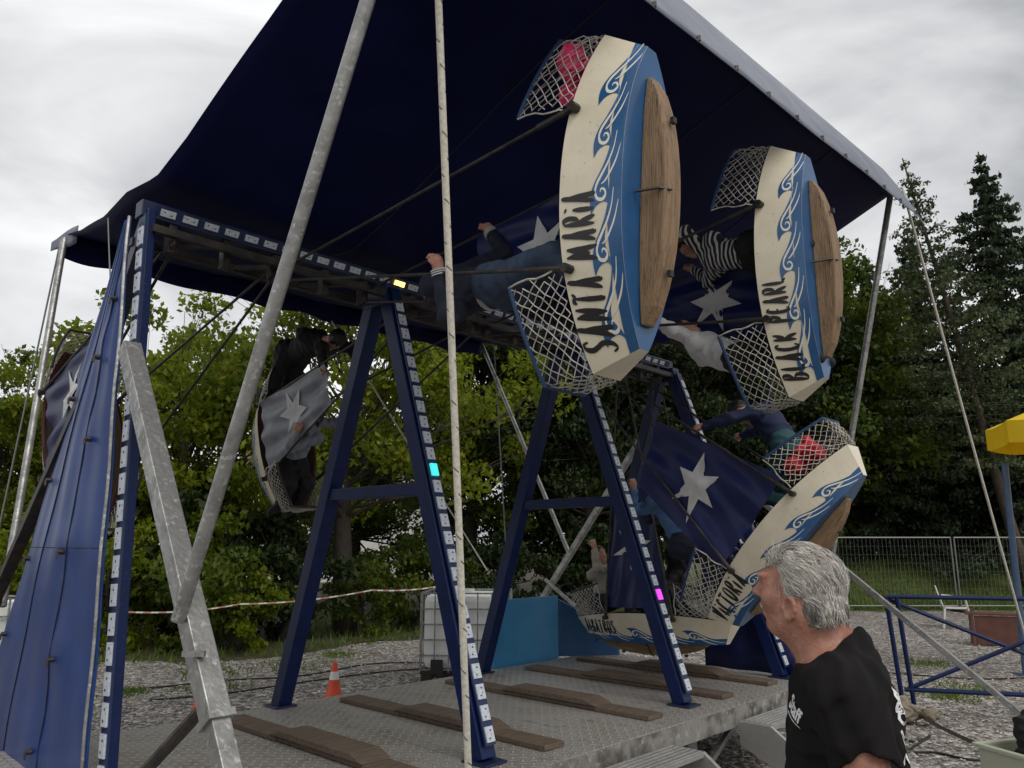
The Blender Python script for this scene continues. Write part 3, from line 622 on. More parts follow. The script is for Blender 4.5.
def end_tower():
    s = -1.75; r = empty('end_tower', W(s, 0, .0)); o = r.location; tag(r, 'tall blue tarpaulin covered tower with a column of white lamp plates at the left', 'tower')
    P = lambda v, z, ds=0: W(s + ds, v, z) - o
    MB().beam(P(.285, .15), P(.03, 3.78), .10, .05, up=U).build('post', M['blue_steel'], r, bevel=.006)
    d = (P(.04, 3.86) - P(.30, .15)).normalized()
    n_ = -U
    lamp_strip('lamp_strip', P(.283, .35) + n_ * .026, P(.04, 3.74) + n_ * .026, n_, r, .145, .112, .066)
    MB().beam(P(-2.22, .5, .05), P(-.06, 3.84, .05), .08, .08, up=U).build('rear_leg', M['navy_steel'], r)
    def tarp(a, b):
        z = .18 + (3.74 - .18) * b; vR = .222 - .25 * b; vL = -2.14 + 2.10 * ((z - .18) / 3.68)
        v = vL + (vR - vL) * a; bul = .05 * math.sin(a * math.pi) * math.sin(min(1, b * 1.1) * math.pi)
        f = .003 * math.sin(a * 15 + 2 * b) * (1 - .3 * b) + .003 * math.sin(a * 33 + 7 * b) + .004 * math.sin(b * 26 + a * 9)
        pk = sum(-.014 * math.exp(-(((z - zz) / .13) ** 2 + ((a - aa) / .12) ** 2)) for aa, zz in TIES)
        return P(v, z, -.075 - bul - f - pk * -1)
    TIES = [(.62, .72), (.70, 1.25), (.62, 1.85), (.72, 2.5), (.6, 3.0), (.70, 3.35)]
    MB().grid(tarp, 44, 80).build('tarpaulin', M['tarp'], r, smooth=True, solid=.004)
    for aa, zz in TIES + [(.04, .8), (.04, 1.3), (.05, 1.8), (.06, 2.3), (.08, 2.8)]:
        b = (zz - .18) / 3.68; p = Vector(tarp(aa, b)); mb = MB(); mb.tube([p - U * .002, p - U * .03], [.016, .014], 8); mb.tube([p - U * .03, p - U * .035 - Vector((0, 0, .035)) + V * .012], [.009, .006], 5); mb.build('tie_toggle', M['dark_steel'], r, smooth='auto')
    mb = MB()
    for aa in (.34, .66):
        mb.tube([Vector(tarp(aa, b / 24)) - U * .004 for b in range(25)], .004, 5)
    mb.tube([Vector(tarp(k / 12, .46)) - U * .003 for k in range(13)], .0025, 4)
    mb.build('seam', M['cl_navy'], r)
    mb = MB(); mb.tube([Vector(tarp(.985, b / 24)) - U * .012 for b in range(25)], .010, 6); mb.build('edge_rail', M['galv'], r)
    MB().beam(P(.19, 2.90, -.088), P(1.51, 1.16, -.088), .095, .095, up=U).build('front_brace', M['galv'], r, bevel=.005)
    MB().beam(P(1.49, 1.185, -.088), P(2.31, .10, -.088), .078, .078, up=U).build('brace_foot', M['galv'], r, bevel=.004)
    mb = MB(); d = (P(1.51, 1.16) - P(.19, 2.90)).normalized(); c = P(1.50, 1.173, -.088)
    mb.beam(c - d * .012, c + d * .02, .112, .112, up=U); mb.build('collar', M['galv'], r); MB().box(P(1.385, 1.41, -.145), .09, .02, .022).build('clamp_bolt', M['galv'], r)
    mb = MB(); mb.tube([P(1.69, .92, -.137), P(1.69, .92, -.126)], .014, 10); mb.build('pin_hole', M['cable'], r)
    MB().tube([P(1.38, 1.22, -.06), P(.55, .62, -.12)], .028, 10).build('strut', M['dark_steel'], r, smooth='auto')
    MB().beam(P(-.5, 2.75, -.06), P(-2.02, 1.38, -.06), .05, .075, up=U).beam(P(-2.02, 1.38, -.06), P(-3.3, .02, -.06), .05, .075, up=U).build('rear_brace', M['dark_steel'], r)  # galvanised brace coloured dark to imitate its backlit shade
    # canopy poles clamped to the braces
    MB().tube([P(1.25, 1.53, -.16), P(2.55, 4.76, .0)], .030, 12).build('canopy_pole', M['galv'], r, smooth='auto')
    q = W(-1.37, -3.02, 4.58) - o
    MB().tube([P(-1.98, 1.40, .0), q], .028, 12).build('canopy_pole', M['galv'], r, smooth='auto')
end_tower()

def far_end():
    s = 3.95; r = empty('end_braces', W(s, 0, .0)); o = r.location; tag(r, 'galvanised braces and canopy poles at the far end of the ride', 'ride frame')
    P = lambda v, z, ds=0: W(s + ds, v, z) - o
    MB().beam(P(.16, 2.95, .08), P(3.62, .02, .08), .048, .048, up=U).build('front_brace', M['galv'], r, bevel=.004)
    MB().beam(P(-.35, 3.1, .08), P(-2.9, .02, .08), .065, .065, up=U).build('rear_brace', M['galv'], r, bevel=.004)
    MB().tube([P(1.62, 1.72, .15), P(2.50, 5.04, .0)], .028, 12).build('canopy_pole', M['galv'], r, smooth='auto')
    MB().tube([P(-1.55, 1.66, .15), P(-3.0, 4.60, .0)], .028, 12).build('canopy_pole', M['galv'], r, smooth='auto')
    MB().tube([P(-1.82, 1.40, -.02), P(-1.36, 1.11, -.02)], .024, 10).build('strut', M['galv'], r, smooth='auto')
    def tp(a, b): return P(.30 + 1.0 * a - .42 * b * a, .62 + 1.5 * b, .02 + .02 * math.sin(a * 14))
    MB().grid(tp, 14, 8).build('tarpaulin', M['flag'], r, smooth=True, solid=.004)
far_end()

def side_boards():
    r = empty('side_board', W(3.05, -1.26, .60)); tag(r, 'light blue upright board standing along the back edge of the platform', 'board')
    o = r.location
    mb = MB(); a, b = W(2.44, -1.235, .60) - o, W(3.52, -1.285, .60) - o; mb.beam((a + b) / 2, (a + b) / 2 + Vector((0, 0, .66)), 1, 1) if False else None
    d = (b - a); rot = Matrix.Rotation(math.atan2(d.y, d.x), 3, 'Z'); mb.box((a + b) / 2 + Vector((0, 0, .32)), d.length, .025, .68, rot)
    mb.build('sheet', M['panel_blue'], r, bevel=.006)
    mb = MB()
    for k in range(5): mb.box(a.lerp(b, .70) + Vector((0, 0, .12 + k * .13)) + V * .016, .012, .012, .012)
    mb.build('rivet', M['galv'], r)
    r = empty('side_board', W(3.9, -1.3, .60)); tag(r, 'darker blue board with a sloped top edge at the stern of the boat marked ALBATROS', 'board'); o = r.location
    mb = MB(); p = [W(3.545, -1.29, .60) - o, W(4.1, -.86, .60) - o]; q = [p[0] + Vector((0, 0, .62)), p[1] + Vector((0, 0, .26))]; t = -U * .025
    mb.add(p + q[::-1] + [x + t for x in p + q[::-1]], [(3, 2, 1, 0), (4, 5, 6, 7), (0, 1, 5, 4), (1, 2, 6, 5), (2, 3, 7, 6), (3, 0, 4, 7)])
    mb.build('sheet', M['panel_dkblue'], r)
side_boards()

def steps(s0, s1, label):
    r = empty('steps', W((s0 + s1) / 2, 1.5, 0)); o = r.location; tag(r, label, 'steps', 'aluminium steps up to the platform')
    P = lambda s, v, z: W(s, v, z) - o
    for s in (s0, s1):
        mb = MB(); pr = [(1.46, .50), (1.72, .50), (2.42, .0), (2.16, .0), (1.46, .33)]; t = .03 if s == s0 else -.03
        A = [P(s, v, z) for v, z in pr]; B = [P(s + t, v, z) for v, z in pr]
        mb.add(A + B, [(0, 1, 2, 3, 4), (9, 8, 7, 6, 5)] + [(i, 5 + i, 5 + (i + 1) % 5, (i + 1) % 5) for i in range(5)]); mb.build('stringer', M['alu'], r, bevel=.004)
    for k in range(3):
        v, z = 1.60 + k * .25, .485 - k * .165
        mb = MB(); rot = Matrix.Rotation(-AX, 3, 'Z'); mb.box(P((s0 + s1) / 2, v, z), .26, s1 - s0 - .064, .035, rot)
        for j in range(6): mb.box(P((s0 + s1) / 2, v - .105 + j * .042, z + .020), .014, s1 - s0 - .07, .006, rot)
        mb.build('tread', M['alu'], r, bevel=.003)
steps(.62, 1.46, 'aluminium steps nearest the camera, at the middle of the platform edge')
steps(2.42, 3.28, 'aluminium steps partly hidden by the man in the black shirt')

# ------------------------------------------------------------ swing boats
GL = dict()   # brush lettering, strokes on a unit-high body
GL['S'] = (.55, [[(.50, .86), (.36, 1.0), (.12, .93), (.07, .74), (.26, .56), (.46, .40), (.46, .14), (.24, .0), (.02, .12)]])
GL['A'] = (.62, [[(.02, -.02), (.12, .14), (.26, .60), (.34, 1.04), (.26, 1.08)], [(.34, 1.0), (.42, .5), (.50, .04), (.60, -.02)], [(.18, .36), (.32, .40), (.44, .36)]])
GL['N'] = (.62, [[(.04, -.03), (.10, .4), (.10, .98)], [(.08, 1.0), (.26, .62), (.46, .05)], [(.46, .02), (.50, .5), (.54, 1.02)]])
GL['T'] = (.58, [[(.0, .90), (.14, 1.0), (.36, .95), (.56, 1.04)], [(.29, .97), (.27, .5), (.31, .06), (.42, .0)]])
GL['M'] = (.80, [[(.02, -.02), (.12, .3), (.14, .95)], [(.13, 1.0), (.28, .6), (.36, .22)], [(.36, .22), (.50, .65), (.60, 1.0)], [(.60, .98), (.63, .4), (.76, -.02)]])
GL['R'] = (.56, [[(.08, -.02), (.10, .5), (.08, 1.0)], [(.06, .95), (.30, 1.03), (.46, .85), (.38, .58), (.14, .48)], [(.22, .50), (.38, .22), (.54, -.03)]])
GL['I'] = (.24, [[(.12, .0), (.11, .35), (.13, .72)], [(.11, .93), (.15, 1.0)]])
GL['B'] = (.54, [[(.08, .0), (.10, .5), (.08, 1.02)], [(.04, .98), (.30, 1.0), (.38, .78), (.14, .55)], [(.14, .55), (.44, .44), (.46, .14), (.26, -.01), (.06, .03)]])
GL['L'] = (.46, [[(.10, 1.02), (.08, .5), (.10, .06)], [(.08, .04), (.28, .08), (.44, -.03)]])
GL['C'] = (.52, [[(.46, .84), (.32, 1.0), (.12, .82), (.06, .45), (.18, .08), (.36, .0), (.50, .16)]])
GL['K'] = (.56, [[(.08, .0), (.10, .5), (.08, 1.0)], [(.48, 1.0), (.30, .64), (.13, .48)], [(.14, .50), (.34, .28), (.54, -.04)]])
GL['P'] = (.50, [[(.08, -.05), (.10, .5), (.08, 1.0)], [(.04, .94), (.30, 1.03), (.45, .82), (.34, .54), (.13, .46)]])
GL['E'] = (.48, [[(.44, .90), (.24, 1.0), (.10, .70), (.10, .30), (.24, .0), (.46, .12)], [(.11, .52), (.38, .55)]])
GL['V'] = (.54, [[(.02, .98), (.12, .8), (.24, .02)], [(.24, .02), (.40, .6), (.46, 1.02), (.54, .96)]])
GL['O'] = (.58, [[(.30, 1.0), (.10, .82), (.06, .4), (.20, .02), (.40, .06), (.52, .45), (.46, .88), (.28, 1.0)]])
def smooth_pts(p, k=5):
    p = [np.array(q, float) for q in p]; o = []
    for i in range(len(p) - 1):
        a, b, c, d = p[max(i - 1, 0)], p[i], p[i + 1], p[min(i + 2, len(p) - 1)]
        for j in range(k):
            t = j / k; o.append(.5 * (2 * b + (c - a) * t + (2 * a - 5 * b + 4 * c - d) * t * t + (3 * b - a - 3 * c + d) * t ** 3))
    o.append(p[-1]); return o
def brush(pts, w0, pen=.9, taper=True):
    "outline quads of a flat-brush stroke in 2-D"
    p = smooth_pts(pts); n = len(p); Lf = []; Rt = []
    for i in range(n):
        d = p[min(i + 1, n - 1)] - p[max(i - 1, 0)]; d = d / (np.linalg.norm(d) + 1e-9); nn = np.array([-d[1], d[0]])
        ww = w0 * (.42 + .58 * abs(math.sin(math.atan2(d[1], d[0]) - pen + .9)))
        if taper: ww *= min(1, .35 + 2.2 * min(i, n - 1 - i) / n)
        Lf.append(p[i] + nn * ww / 2); Rt.append(p[i] - nn * ww / 2)
    return Lf, Rt
WAVE_OUT = [(-1.0, -.05), (-.70, .02), (-.56, .22), (-.60, .50), (-.78, .78), (-1.15, 1.02)]
WAVE_IN = [(-1.15, 1.02), (-.55, 1.10), (-.05, 1.04), (.45, .84), (1.0, .50), (1.7, .18), (2.6, -.05)]

def hull_fn(scale_x=1.0):
    HG, HC = .845 * scale_x, .735 * scale_x
    def rg(t): return 2.45 + .07 * t * t
    def rc(t): return 2.735 - .01 * t * t
    def wg(t): return .312 * (1 - .66 * abs(t) ** 2.3)
    def wc(t): return .222 * (1 - .84 * abs(t) ** 2.4)
    def surf(t, k):
        x = (HG + (HC - HG) * k) * t; r = rg(t) + (rc(t) - rg(t)) * k; y = wg(t) + (wc(t) - wg(t)) * k; return x, y, r
    def at_xr(x, r):
        k = .5
        for _ in range(4):
            t = max(-1.05, min(1.05, x / (HG + (HC - HG) * k))); k = (r - rg(t)) / (rc(t) - rg(t))
        return surf(t, k)[1]
    return surf, at_xr, rg, rc, wg
def swing_boat(name_txt, s, theta, label, flags, txt_x0, txt_h, txt_sp, txt_r, flagkind='flag', sx=1.0, rim='net_blue', flagshape=None, txt_dx=0):
    mw = Matrix.Translation(W(s, 0, 3.62)) @ Matrix.Rotation(-AX, 4, 'Z') @ Matrix.Rotation(-R(theta), 4, 'Y')
    r = empty('swing_boat', mw=mw); tag(r, label, 'swing boat', 'swing boats hanging from the overhead beam')
    surf, at_xr, rg, rc, wg = hull_fn(sx); mb = MB(); n = 36
    for sg in (-1, 1):                                            # side panels, inner faces
        def f(a, b, sg=sg): x, y, q = surf(-1 + 2 * a, b); return (x, sg * y, -q)
        mb.grid(f if sg < 0 else (lambda a, b, f=f: f(1 - a, b)), n, 4, 0)
        def fi(a, b, sg=sg): x, y, q = surf(-1 + 2 * a, b * .72); return (x * .975, sg * (y - .022), -q)
        mb.grid(fi if sg > 0 else (lambda a, b, fi=fi: fi(1 - a, b)), n, 2, 3)
        def cap(a, b, sg=sg): x, y, q = surf(-1 + 2 * a, 0); return (x * (1 - .025 * b), sg * (y - .022 * b), -q)
        mb.grid(cap, n, 1, 2)
    def bot(a, b): x, y, q = surf(-1 + 2 * a, 1); return (x, y * (2 * b - 1), -q)
    mb.grid(lambda a, b: bot(1 - a, b), n, 2, 1)
    def floor(a, b): x, y, q = surf(-1 + 2 * a, .72); return (x * .975, (y - .022) * (2 * b - 1), -q)
    mb.grid(floor, n, 1, 3)
    for sg in (-1, 1):                                            # transoms
        def tr(a, b, sg=sg): x, y, q = surf(sg, b); return (x, y * (2 * a - 1), -q)
        mb.grid(tr if sg < 0 else (lambda a, b, tr=tr: tr(1 - a, b)), 1, 3, 0)
        def ti(a, b, sg=sg): x, y, q = surf(sg, b * .72); return (x * .975, (y - .022) * (2 * a - 1), -q)
        mb.grid(ti, 1, 2, 3)
    # painted wave, curls and lettering on both sides
    def put(pts, sg, lift, m):                                    # pts: list of 2-D (left,right) rows in (x up-the-boat, height)
        Lf, Rt = pts; vs = []; kp = [i for i in range(len(Lf)) if abs(Lf[i][0]) < .765 * sx and abs(Rt[i][0]) < .765 * sx]
        if m != 5: Lf, Rt = [Lf[i] for i in kp], [Rt[i] for i in kp]
        if len(Lf) < 2: return
        for a, b in zip(Lf, Rt):
            for q in (a, b):
                x = q[0] if sg < 0 else -q[0]; x = max(-.80 * sx, min(.80 * sx, x)); rr = max(2.40, min(q[1], rc(0) - .012))
                vs.append((x, sg * (at_xr(x, rr) + lift), -rr))
        k = len(Lf); fs = []
        for i in range(k - 1):
            q = (2 * i, 2 * i + 2, 2 * i + 3, 2 * i + 1); fs.append(q if sg < 0 else q[::-1])
        mb.add(vs, fs, m)
    rs = random.Random(len(name_txt) * 7 + int(s * 10))
    for sg in (-1, 1):
        top = []; bt = []; K = 40
        for i in range(K + 1):
            t = -1 + 2 * i / K; kk = .795 + .015 * math.sin(t * 9 + 1) + (.10 if abs(t) < .95 else 0) * 0 + .05 * max(0, abs(t) - .6) * (-3 if t > 0 else 1.0)
            x, y, q = surf(t, kk); top.append((x, q)); x, y, q = surf(t, 1.0); bt.append((x, q))
        rows_t = [np.array(p) for p in top]; rows_b = [np.array(p) for p in bt]
        vs = []
        for a, b in zip(rows_t, rows_b):
            for j in range(4):
                q = a + (b - a) * j / 3; x = q[0] if sg < 0 else -q[0]; vs.append((x, sg * (at_xr(x, q[1]) + .0022), -q[1]))
        fs = []
        for i in range(K):
            for j in range(3):
                f4 = (i * 4 + j, (i + 1) * 4 + j, (i + 1) * 4 + j + 1, i * 4 + j + 1); fs.append(f4[::-1] if sg < 0 else f4)
        mb.add(vs, fs, 1)
        for wv in range(5):                                       # breaking crests
            xc = (.52 - .285 * wv + rs.uniform(-.02, .02)) * sx; wd = .092 + rs.uniform(-.006, .010); hh = .072 + rs.uniform(-.006, .010)
            base = lambda x: (lambda t: rg(t) + (rc(t) - rg(t)) * .80)(max(-1, min(1, x / .80)))
            T = lambda u, h: np.array([xc + u * wd, base(xc + u * wd) - h * hh])
            o_ = [T(*p) for p in smooth_pts(WAVE_OUT, 4)]; i_ = [T(*p) for p in smooth_pts(WAVE_IN[::-1], 4)][::-1] if False else [T(*p) for p in smooth_pts(WAVE_IN, 4)][::-1]
            k = 26; o2 = [o_[round(j * (len(o_) - 1) / (k - 1))] for j in range(k)]; i2 = [i_[round(j * (len(i_) - 1) / (k - 1))] for j in range(k)]
            put((o2, i2), sg, .0027, 1)
            for st, ww in (([(2.9, -.30), (2.1, -.20), (1.4, .06), (.8, .42), (.35, .70), (-.05, .80), (-.38, .66), (-.44, .36), (-.22, .18), (.02, .26), (.06, .44), (-.10, .50)], .017), ([(2.3, -.62), (1.5, -.40), (.9, -.10), (.45, .22), (.30, .44)], .012)):
                p2 = [T(*p) for p in st]; put(brush(p2, ww), sg, .0034, 4)
    th_ = txt_h; x = txt_x0
    for sg in (-1, 1):
        x = txt_x0
        for chh in name_txt:
            if chh == ' ': x += txt_h * .42; continue
            wd, sts = GL[chh]
            for st in sts:
                p2 = [np.array([x + q[0] * txt_h * txt_sp, txt_r(x) - q[1] * txt_h]) for q in st]
                Lf, Rt = brush(p2, txt_h * .175); put((Rt, Lf), sg, .0036, 5)
            x += (wd + .25) * txt_h * txt_sp
    hull = mb.build('hull', [M['hull_white'], M['hull_blue'], M['trim'], M['wood_in'], M['wave_white'], M['ink']], r)
    # timber runner under the keel
    mb = MB(); K = 14; vs = []
    for i in range(K + 1):
        t = -1 + 2 * i / K; x = .60 * t - .03; th = .022 + .105 * max(0, 1 - t * t) ** .7; z0 = 2.734 - .004 * t * t
        hw = .082 * (1 - .45 * abs(t) ** 3)
        for y, q in ((-hw, z0), (hw, z0), (hw * .8, z0 + th), (-hw * .8, z0 + th)): vs.append((x, y, -q))
    fs = [(0, 1, 2, 3), (4 * K + 3, 4 * K + 2, 4 * K + 1, 4 * K)]
    for i in range(K):
        for j in range(4): fs.append((4 * i + j, 4 * i + 4 + j, 4 * i + 4 + (j + 1) % 4, 4 * i + (j + 1) % 4))
    mb.add(vs, fs); ro = mb.build('keel_runner', M['runner'], r, bevel=.008)
    mb = MB()
    for x, z in ((.33, 2.852), (-.40, 2.852)): MB().box((x, 0, -z), .028, .028, .02).build('bolt', M['dark_steel'], ro)
    MB().tube([(-.02, -.03, -2.872), (-.02, -.080, -2.84), (-.03, -.13, -2.742)], .007, 5).build('hook', M['dark_steel'], ro)
    # hanging rods
    for sg in (-1, 1):
        for e in (-1, 1):
            a = Vector((e * .04, sg * .335, -.03)); b = Vector((e * .39, sg * (at_xr(.4, 2.48) + .02), -2.50))
            mb = MB(); mb.tube([a, b], .010, 8); mb.tube([a.lerp(b, .91), a.lerp(b, .995)], .016, 8); rod = mb.build('hanging_rod', M['rod'], r, smooth='auto')
            mb = MB(); d = (b - a).normalized(); mb.tube([b - Vector((0, sg * .02, 0)), b + Vector((0, sg * .03, 0))], .022, 8); mb.build('knuckle', M['rod'], rod, smooth='auto')
    for sg in (-1, 1):
        mb = MB(); mb.tube([(-.05, sg * .335, 0), (.05, sg * .335, 0)], .04, 8); mb.build('pivot_bush', M['dark_steel'], r, smooth='auto')
    # net baskets at both ends
    for e in (-1, 1):
        mb = MB(); rim_pts = []
        def side(sg, e=e):
            lo = []; hi = []
            for i in range(9):
                t = .46 + .54 * i / 8; x, y, q = surf(e * t, 0); lo.append(Vector((x, sg * y, -q + .01)))
                hi.append(Vector((e * sx * (.43 + .46 * i / 8), sg * (y + .045), -(2.17 + .10 * i / 8))))
            return lo, hi
        (l1, h1), (l2, h2) = side(-1), side(1); m_ = 5
        lo = l1 + [l1[-1].lerp(l2[-1], j / m_) for j in range(1, m_)] + l2[::-1]; hi = h1 + [h1[-1].lerp(h2[-1], j / m_) for j in range(1, m_)] + h2[::-1]
        A = [Vector(p) for p in lo]; B = [Vector(p) for p in hi]; k = len(A)
        def pt(u, v_):
            u = max(0, min(k - 1.001, u)); i = int(u); f = u - i; a = A[i].lerp(A[i + 1], f); b = B[i].lerp(B[i + 1], f); p = a.lerp(b, v_)
            p.z -= .015 * math.sin(v_ * math.pi); p.y *= 1 + .06 * math.sin(v_ * math.pi) + .02 * math.sin(u * 3.7 + v_ * 8); p.x += .008 * math.sin(u * 5 + v_ * 11); return p
        step = .92; dg = 5.0
        for c in np.arange(-dg, k + dg, step):
            for d_ in (1, -1):
                P_ = [(c + d_ * dg * j / 8 * (1 if d_ > 0 else 1), j / 8) for j in range(9)]; P_ = [q for q in P_ if 0 <= q[0] <= k - 1]
                if len(P_) > 1: mb.tube([pt(*q) for q in P_], .0031, 3, cap=False)
        mb.tube([pt(k - 1 - .001, v_ / 6) for v_ in range(7)], .005, 4); mb.tube([pt(0, v_ / 6) for v_ in range(7)], .005, 4)
        nt_ = mb.build('safety_net', M['net'], r)
        mb = MB(); mb.tube(B, .012, 7); mb.build('net_rim', M[rim], nt_, smooth='auto')
    # cloth with the star between the rods
    for sg in flags:
        fm = [M['flag'], M['star']] if flagkind == 'flag' else [M['backlit'], M['star_pale']]
        q00, q10, q11, q01 = flagshape or ((-.37, 2.40), (.37, 2.40), (.20, 1.25), (-.20, 1.25))
        mb = MB(); ph = s * 5
        def cl(a, b, sg=sg):
            x = (q00[0] * (1 - a) + q10[0] * a) * (1 - b) + (q01[0] * (1 - a) + q11[0] * a) * b
            q = (q00[1] * (1 - a) + q10[1] * a) * (1 - b) + (q01[1] * (1 - a) + q11[1] * a) * b
            y = .305 - .02 * (1 - b) + .018 * math.sin(a * 9 + b * 5 + ph) * math.sin(math.pi * min(1, max(0, a))) + .012 * math.sin(a * 22 - b * 9 + ph) * (1 - b) ** .5
            return Vector((x, sg * y, -q))
        mb.grid(cl, 30, 30, 0)
        # six-pointed star sewn on, both faces
        rad = .235
        for face in (-1, 1):
            def sp(px, pz):
                bb = .50 + pz / 1.12; wloc = .76 + (.44 - .76) * bb; aa = .5 + px / wloc; p = cl(aa, bb); return p + Vector((0, face * .008, 0))
            pv = [sp(0, 0)]; fs = []; ring = 5
            outl = []
            for k in range(12):
                an = math.pi * k / 6 + .26; ro = rad * (1.0 if k % 2 == 0 else .40) * (1 + .12 * math.sin(k * 2.3)); outl.append((ro * math.cos(an), ro * math.sin(an)))
            for q in range(1, ring + 1):
                for (x, z) in outl: pv.append(sp(x * q / ring, z * q / ring))
            for k in range(12): fs.append((0, 1 + k, 1 + (k + 1) % 12))
            for q in range(ring - 1):
                for k in range(12): fs.append((1 + q * 12 + k, 1 + (q + 1) * 12 + k, 1 + (q + 1) * 12 + (k + 1) % 12, 1 + q * 12 + (k + 1) % 12))
            mb.add(pv, fs, 1)
        mb.build('star_cloth', fm, r, smooth=True)
def seat_frame(s, theta): return Matrix.Translation(W(s, 0, 3.84)) @ Matrix.Rotation(-AX, 4, 'Z') @ Matrix.Rotation(-R(theta), 4, 'Y')   # the space riders are posed in
TR = lambda x: 2.612 + .06 * max(0, -x - .2)
swing_boat('SANTA MARIA', -.52, 86, 'cream and blue swing boat lettered SANTA MARIA, nearest and swung highest', (1,), -.75, .135, .60, TR, sx=1.0)
swing_boat('BLACK PEARL', 1.43, 90, 'cream and blue swing boat lettered BLACK PEARL under the right canopy corner', (1,), -.77, .128, .60, TR, sx=1.03)
swing_boat('VICTORIA', 2.54, 47, 'cream and blue swing boat lettered VICTORIA, half raised behind the man in black', (-1,), -.81, .130, .58, TR, sx=1.06, flagshape=((-.46, 2.42), (.44, 2.36), (.10, 1.20), (-.44, 1.42)))
swing_boat('ALBATROS', 3.40, 2, 'cream and blue swing boat lettered ALBATROS, hanging still above the platform', (-1,), -.78, .120, .62, lambda x: 2.655, sx=1.06, rim='dark_steel')
swing_boat('', .62, -71, 'swing boat with a silver star cloth swung away behind the front blue frame', (-1,), 0, .1, 1, lambda x: 2.7, flagkind='backlit', rim='dark_steel', sx=.84)
swing_boat('', -1.25, -68, 'swing boat mostly hidden behind the blue tarpaulin tower', (-1,), 0, .1, 1, lambda x: 2.7, rim='dark_steel')
SM, BP, VI, AL, LB, LC = seat_frame(-.52, 81), seat_frame(1.43, 83), seat_frame(2.60, 44.5), seat_frame(3.40, 1), seat_frame(.60, -66), seat_frame(-1.25, -66)

# ------------------------------------------------------------ people: one smooth surface per body, grown from a distance field
def ev(p, X, Y, Z):
    k = p[0]
    if k == 'cap':
        _, a, b, ra, rb = p; a = np.array(a, float); ba = np.array(b, float) - a; L2 = (ba @ ba) + 1e-9
        px, py, pz = X - a[0], Y - a[1], Z - a[2]; t = np.clip((px * ba[0] + py * ba[1] + pz * ba[2]) / L2, 0, 1)
        return np.sqrt((px - t * ba[0]) ** 2 + (py - t * ba[1]) ** 2 + (pz - t * ba[2]) ** 2) - (ra + (rb - ra) * t)
    _, c, r, rot = p
    px, py, pz = X - c[0], Y - c[1], Z - c[2]
    if rot is not None:
        q = np.array(rot).T; px, py, pz = q[0, 0] * px + q[0, 1] * py + q[0, 2] * pz, q[1, 0] * px + q[1, 1] * py + q[1, 2] * pz, q[2, 0] * px + q[2, 1] * py + q[2, 2] * pz
    k0 = np.sqrt((px / r[0]) ** 2 + (py / r[1]) ** 2 + (pz / r[2]) ** 2); k1 = np.sqrt((px / r[0] ** 2) ** 2 + (py / r[1] ** 2) ** 2 + (pz / r[2] ** 2) ** 2) + 1e-9
    return k0 * (k0 - 1) / k1
def bb(p):
    if p[0] == 'cap':
        a, b = np.array(p[1], float), np.array(p[2], float); m = max(p[3], p[4]); return np.minimum(a, b) - m, np.maximum(a, b) + m
    c = np.array(p[1], float); m = max(p[2]) if p[3] is not None else np.array(p[2], float); return c - m, c + m
def CAP(a, b, ra, rb=None, k=.03, sub=False): return (('cap', a, b, ra, ra if rb is None else rb), k, sub)
def ELL(c, r, rot=None, k=.03, sub=False): return (('ell', c, r, rot), k, sub)
def smn(a, b, k):
    h = np.maximum(k - np.abs(a - b), 0) / k; return np.minimum(a, b) - h * h * k * .25
def field(prims, xs, ys, zs, pad=.07):
    D = np.full((len(xs), len(ys), len(zs)), pad, np.float32)
    for p, k, sub in prims:
        lo, hi = bb(p); m = pad + .01
        sl = [slice(np.searchsorted(g, lo[i] - m), np.searchsorted(g, hi[i] + m)) for i, g in enumerate((xs, ys, zs))]
        if any(s_.stop <= s_.start for s_ in sl): continue
        X, Y, Z = xs[sl[0]][:, None, None], ys[sl[1]][None, :, None], zs[sl[2]][None, None, :]
        d = np.minimum(ev(p, X, Y, Z), pad) if not sub else ev(p, X, Y, Z); cur = D[tuple(sl)]
        D[tuple(sl)] = -smn(-cur, d, k) if sub else smn(cur, d, k)
    return D
def fpts(prims, P, pad=.3):
    D = np.full(len(P), pad)
    for p, k, sub in prims:
        d = ev(p, P[:, 0], P[:, 1], P[:, 2]); D = -smn(-D, d, k) if sub else smn(D, d, k)
    return D
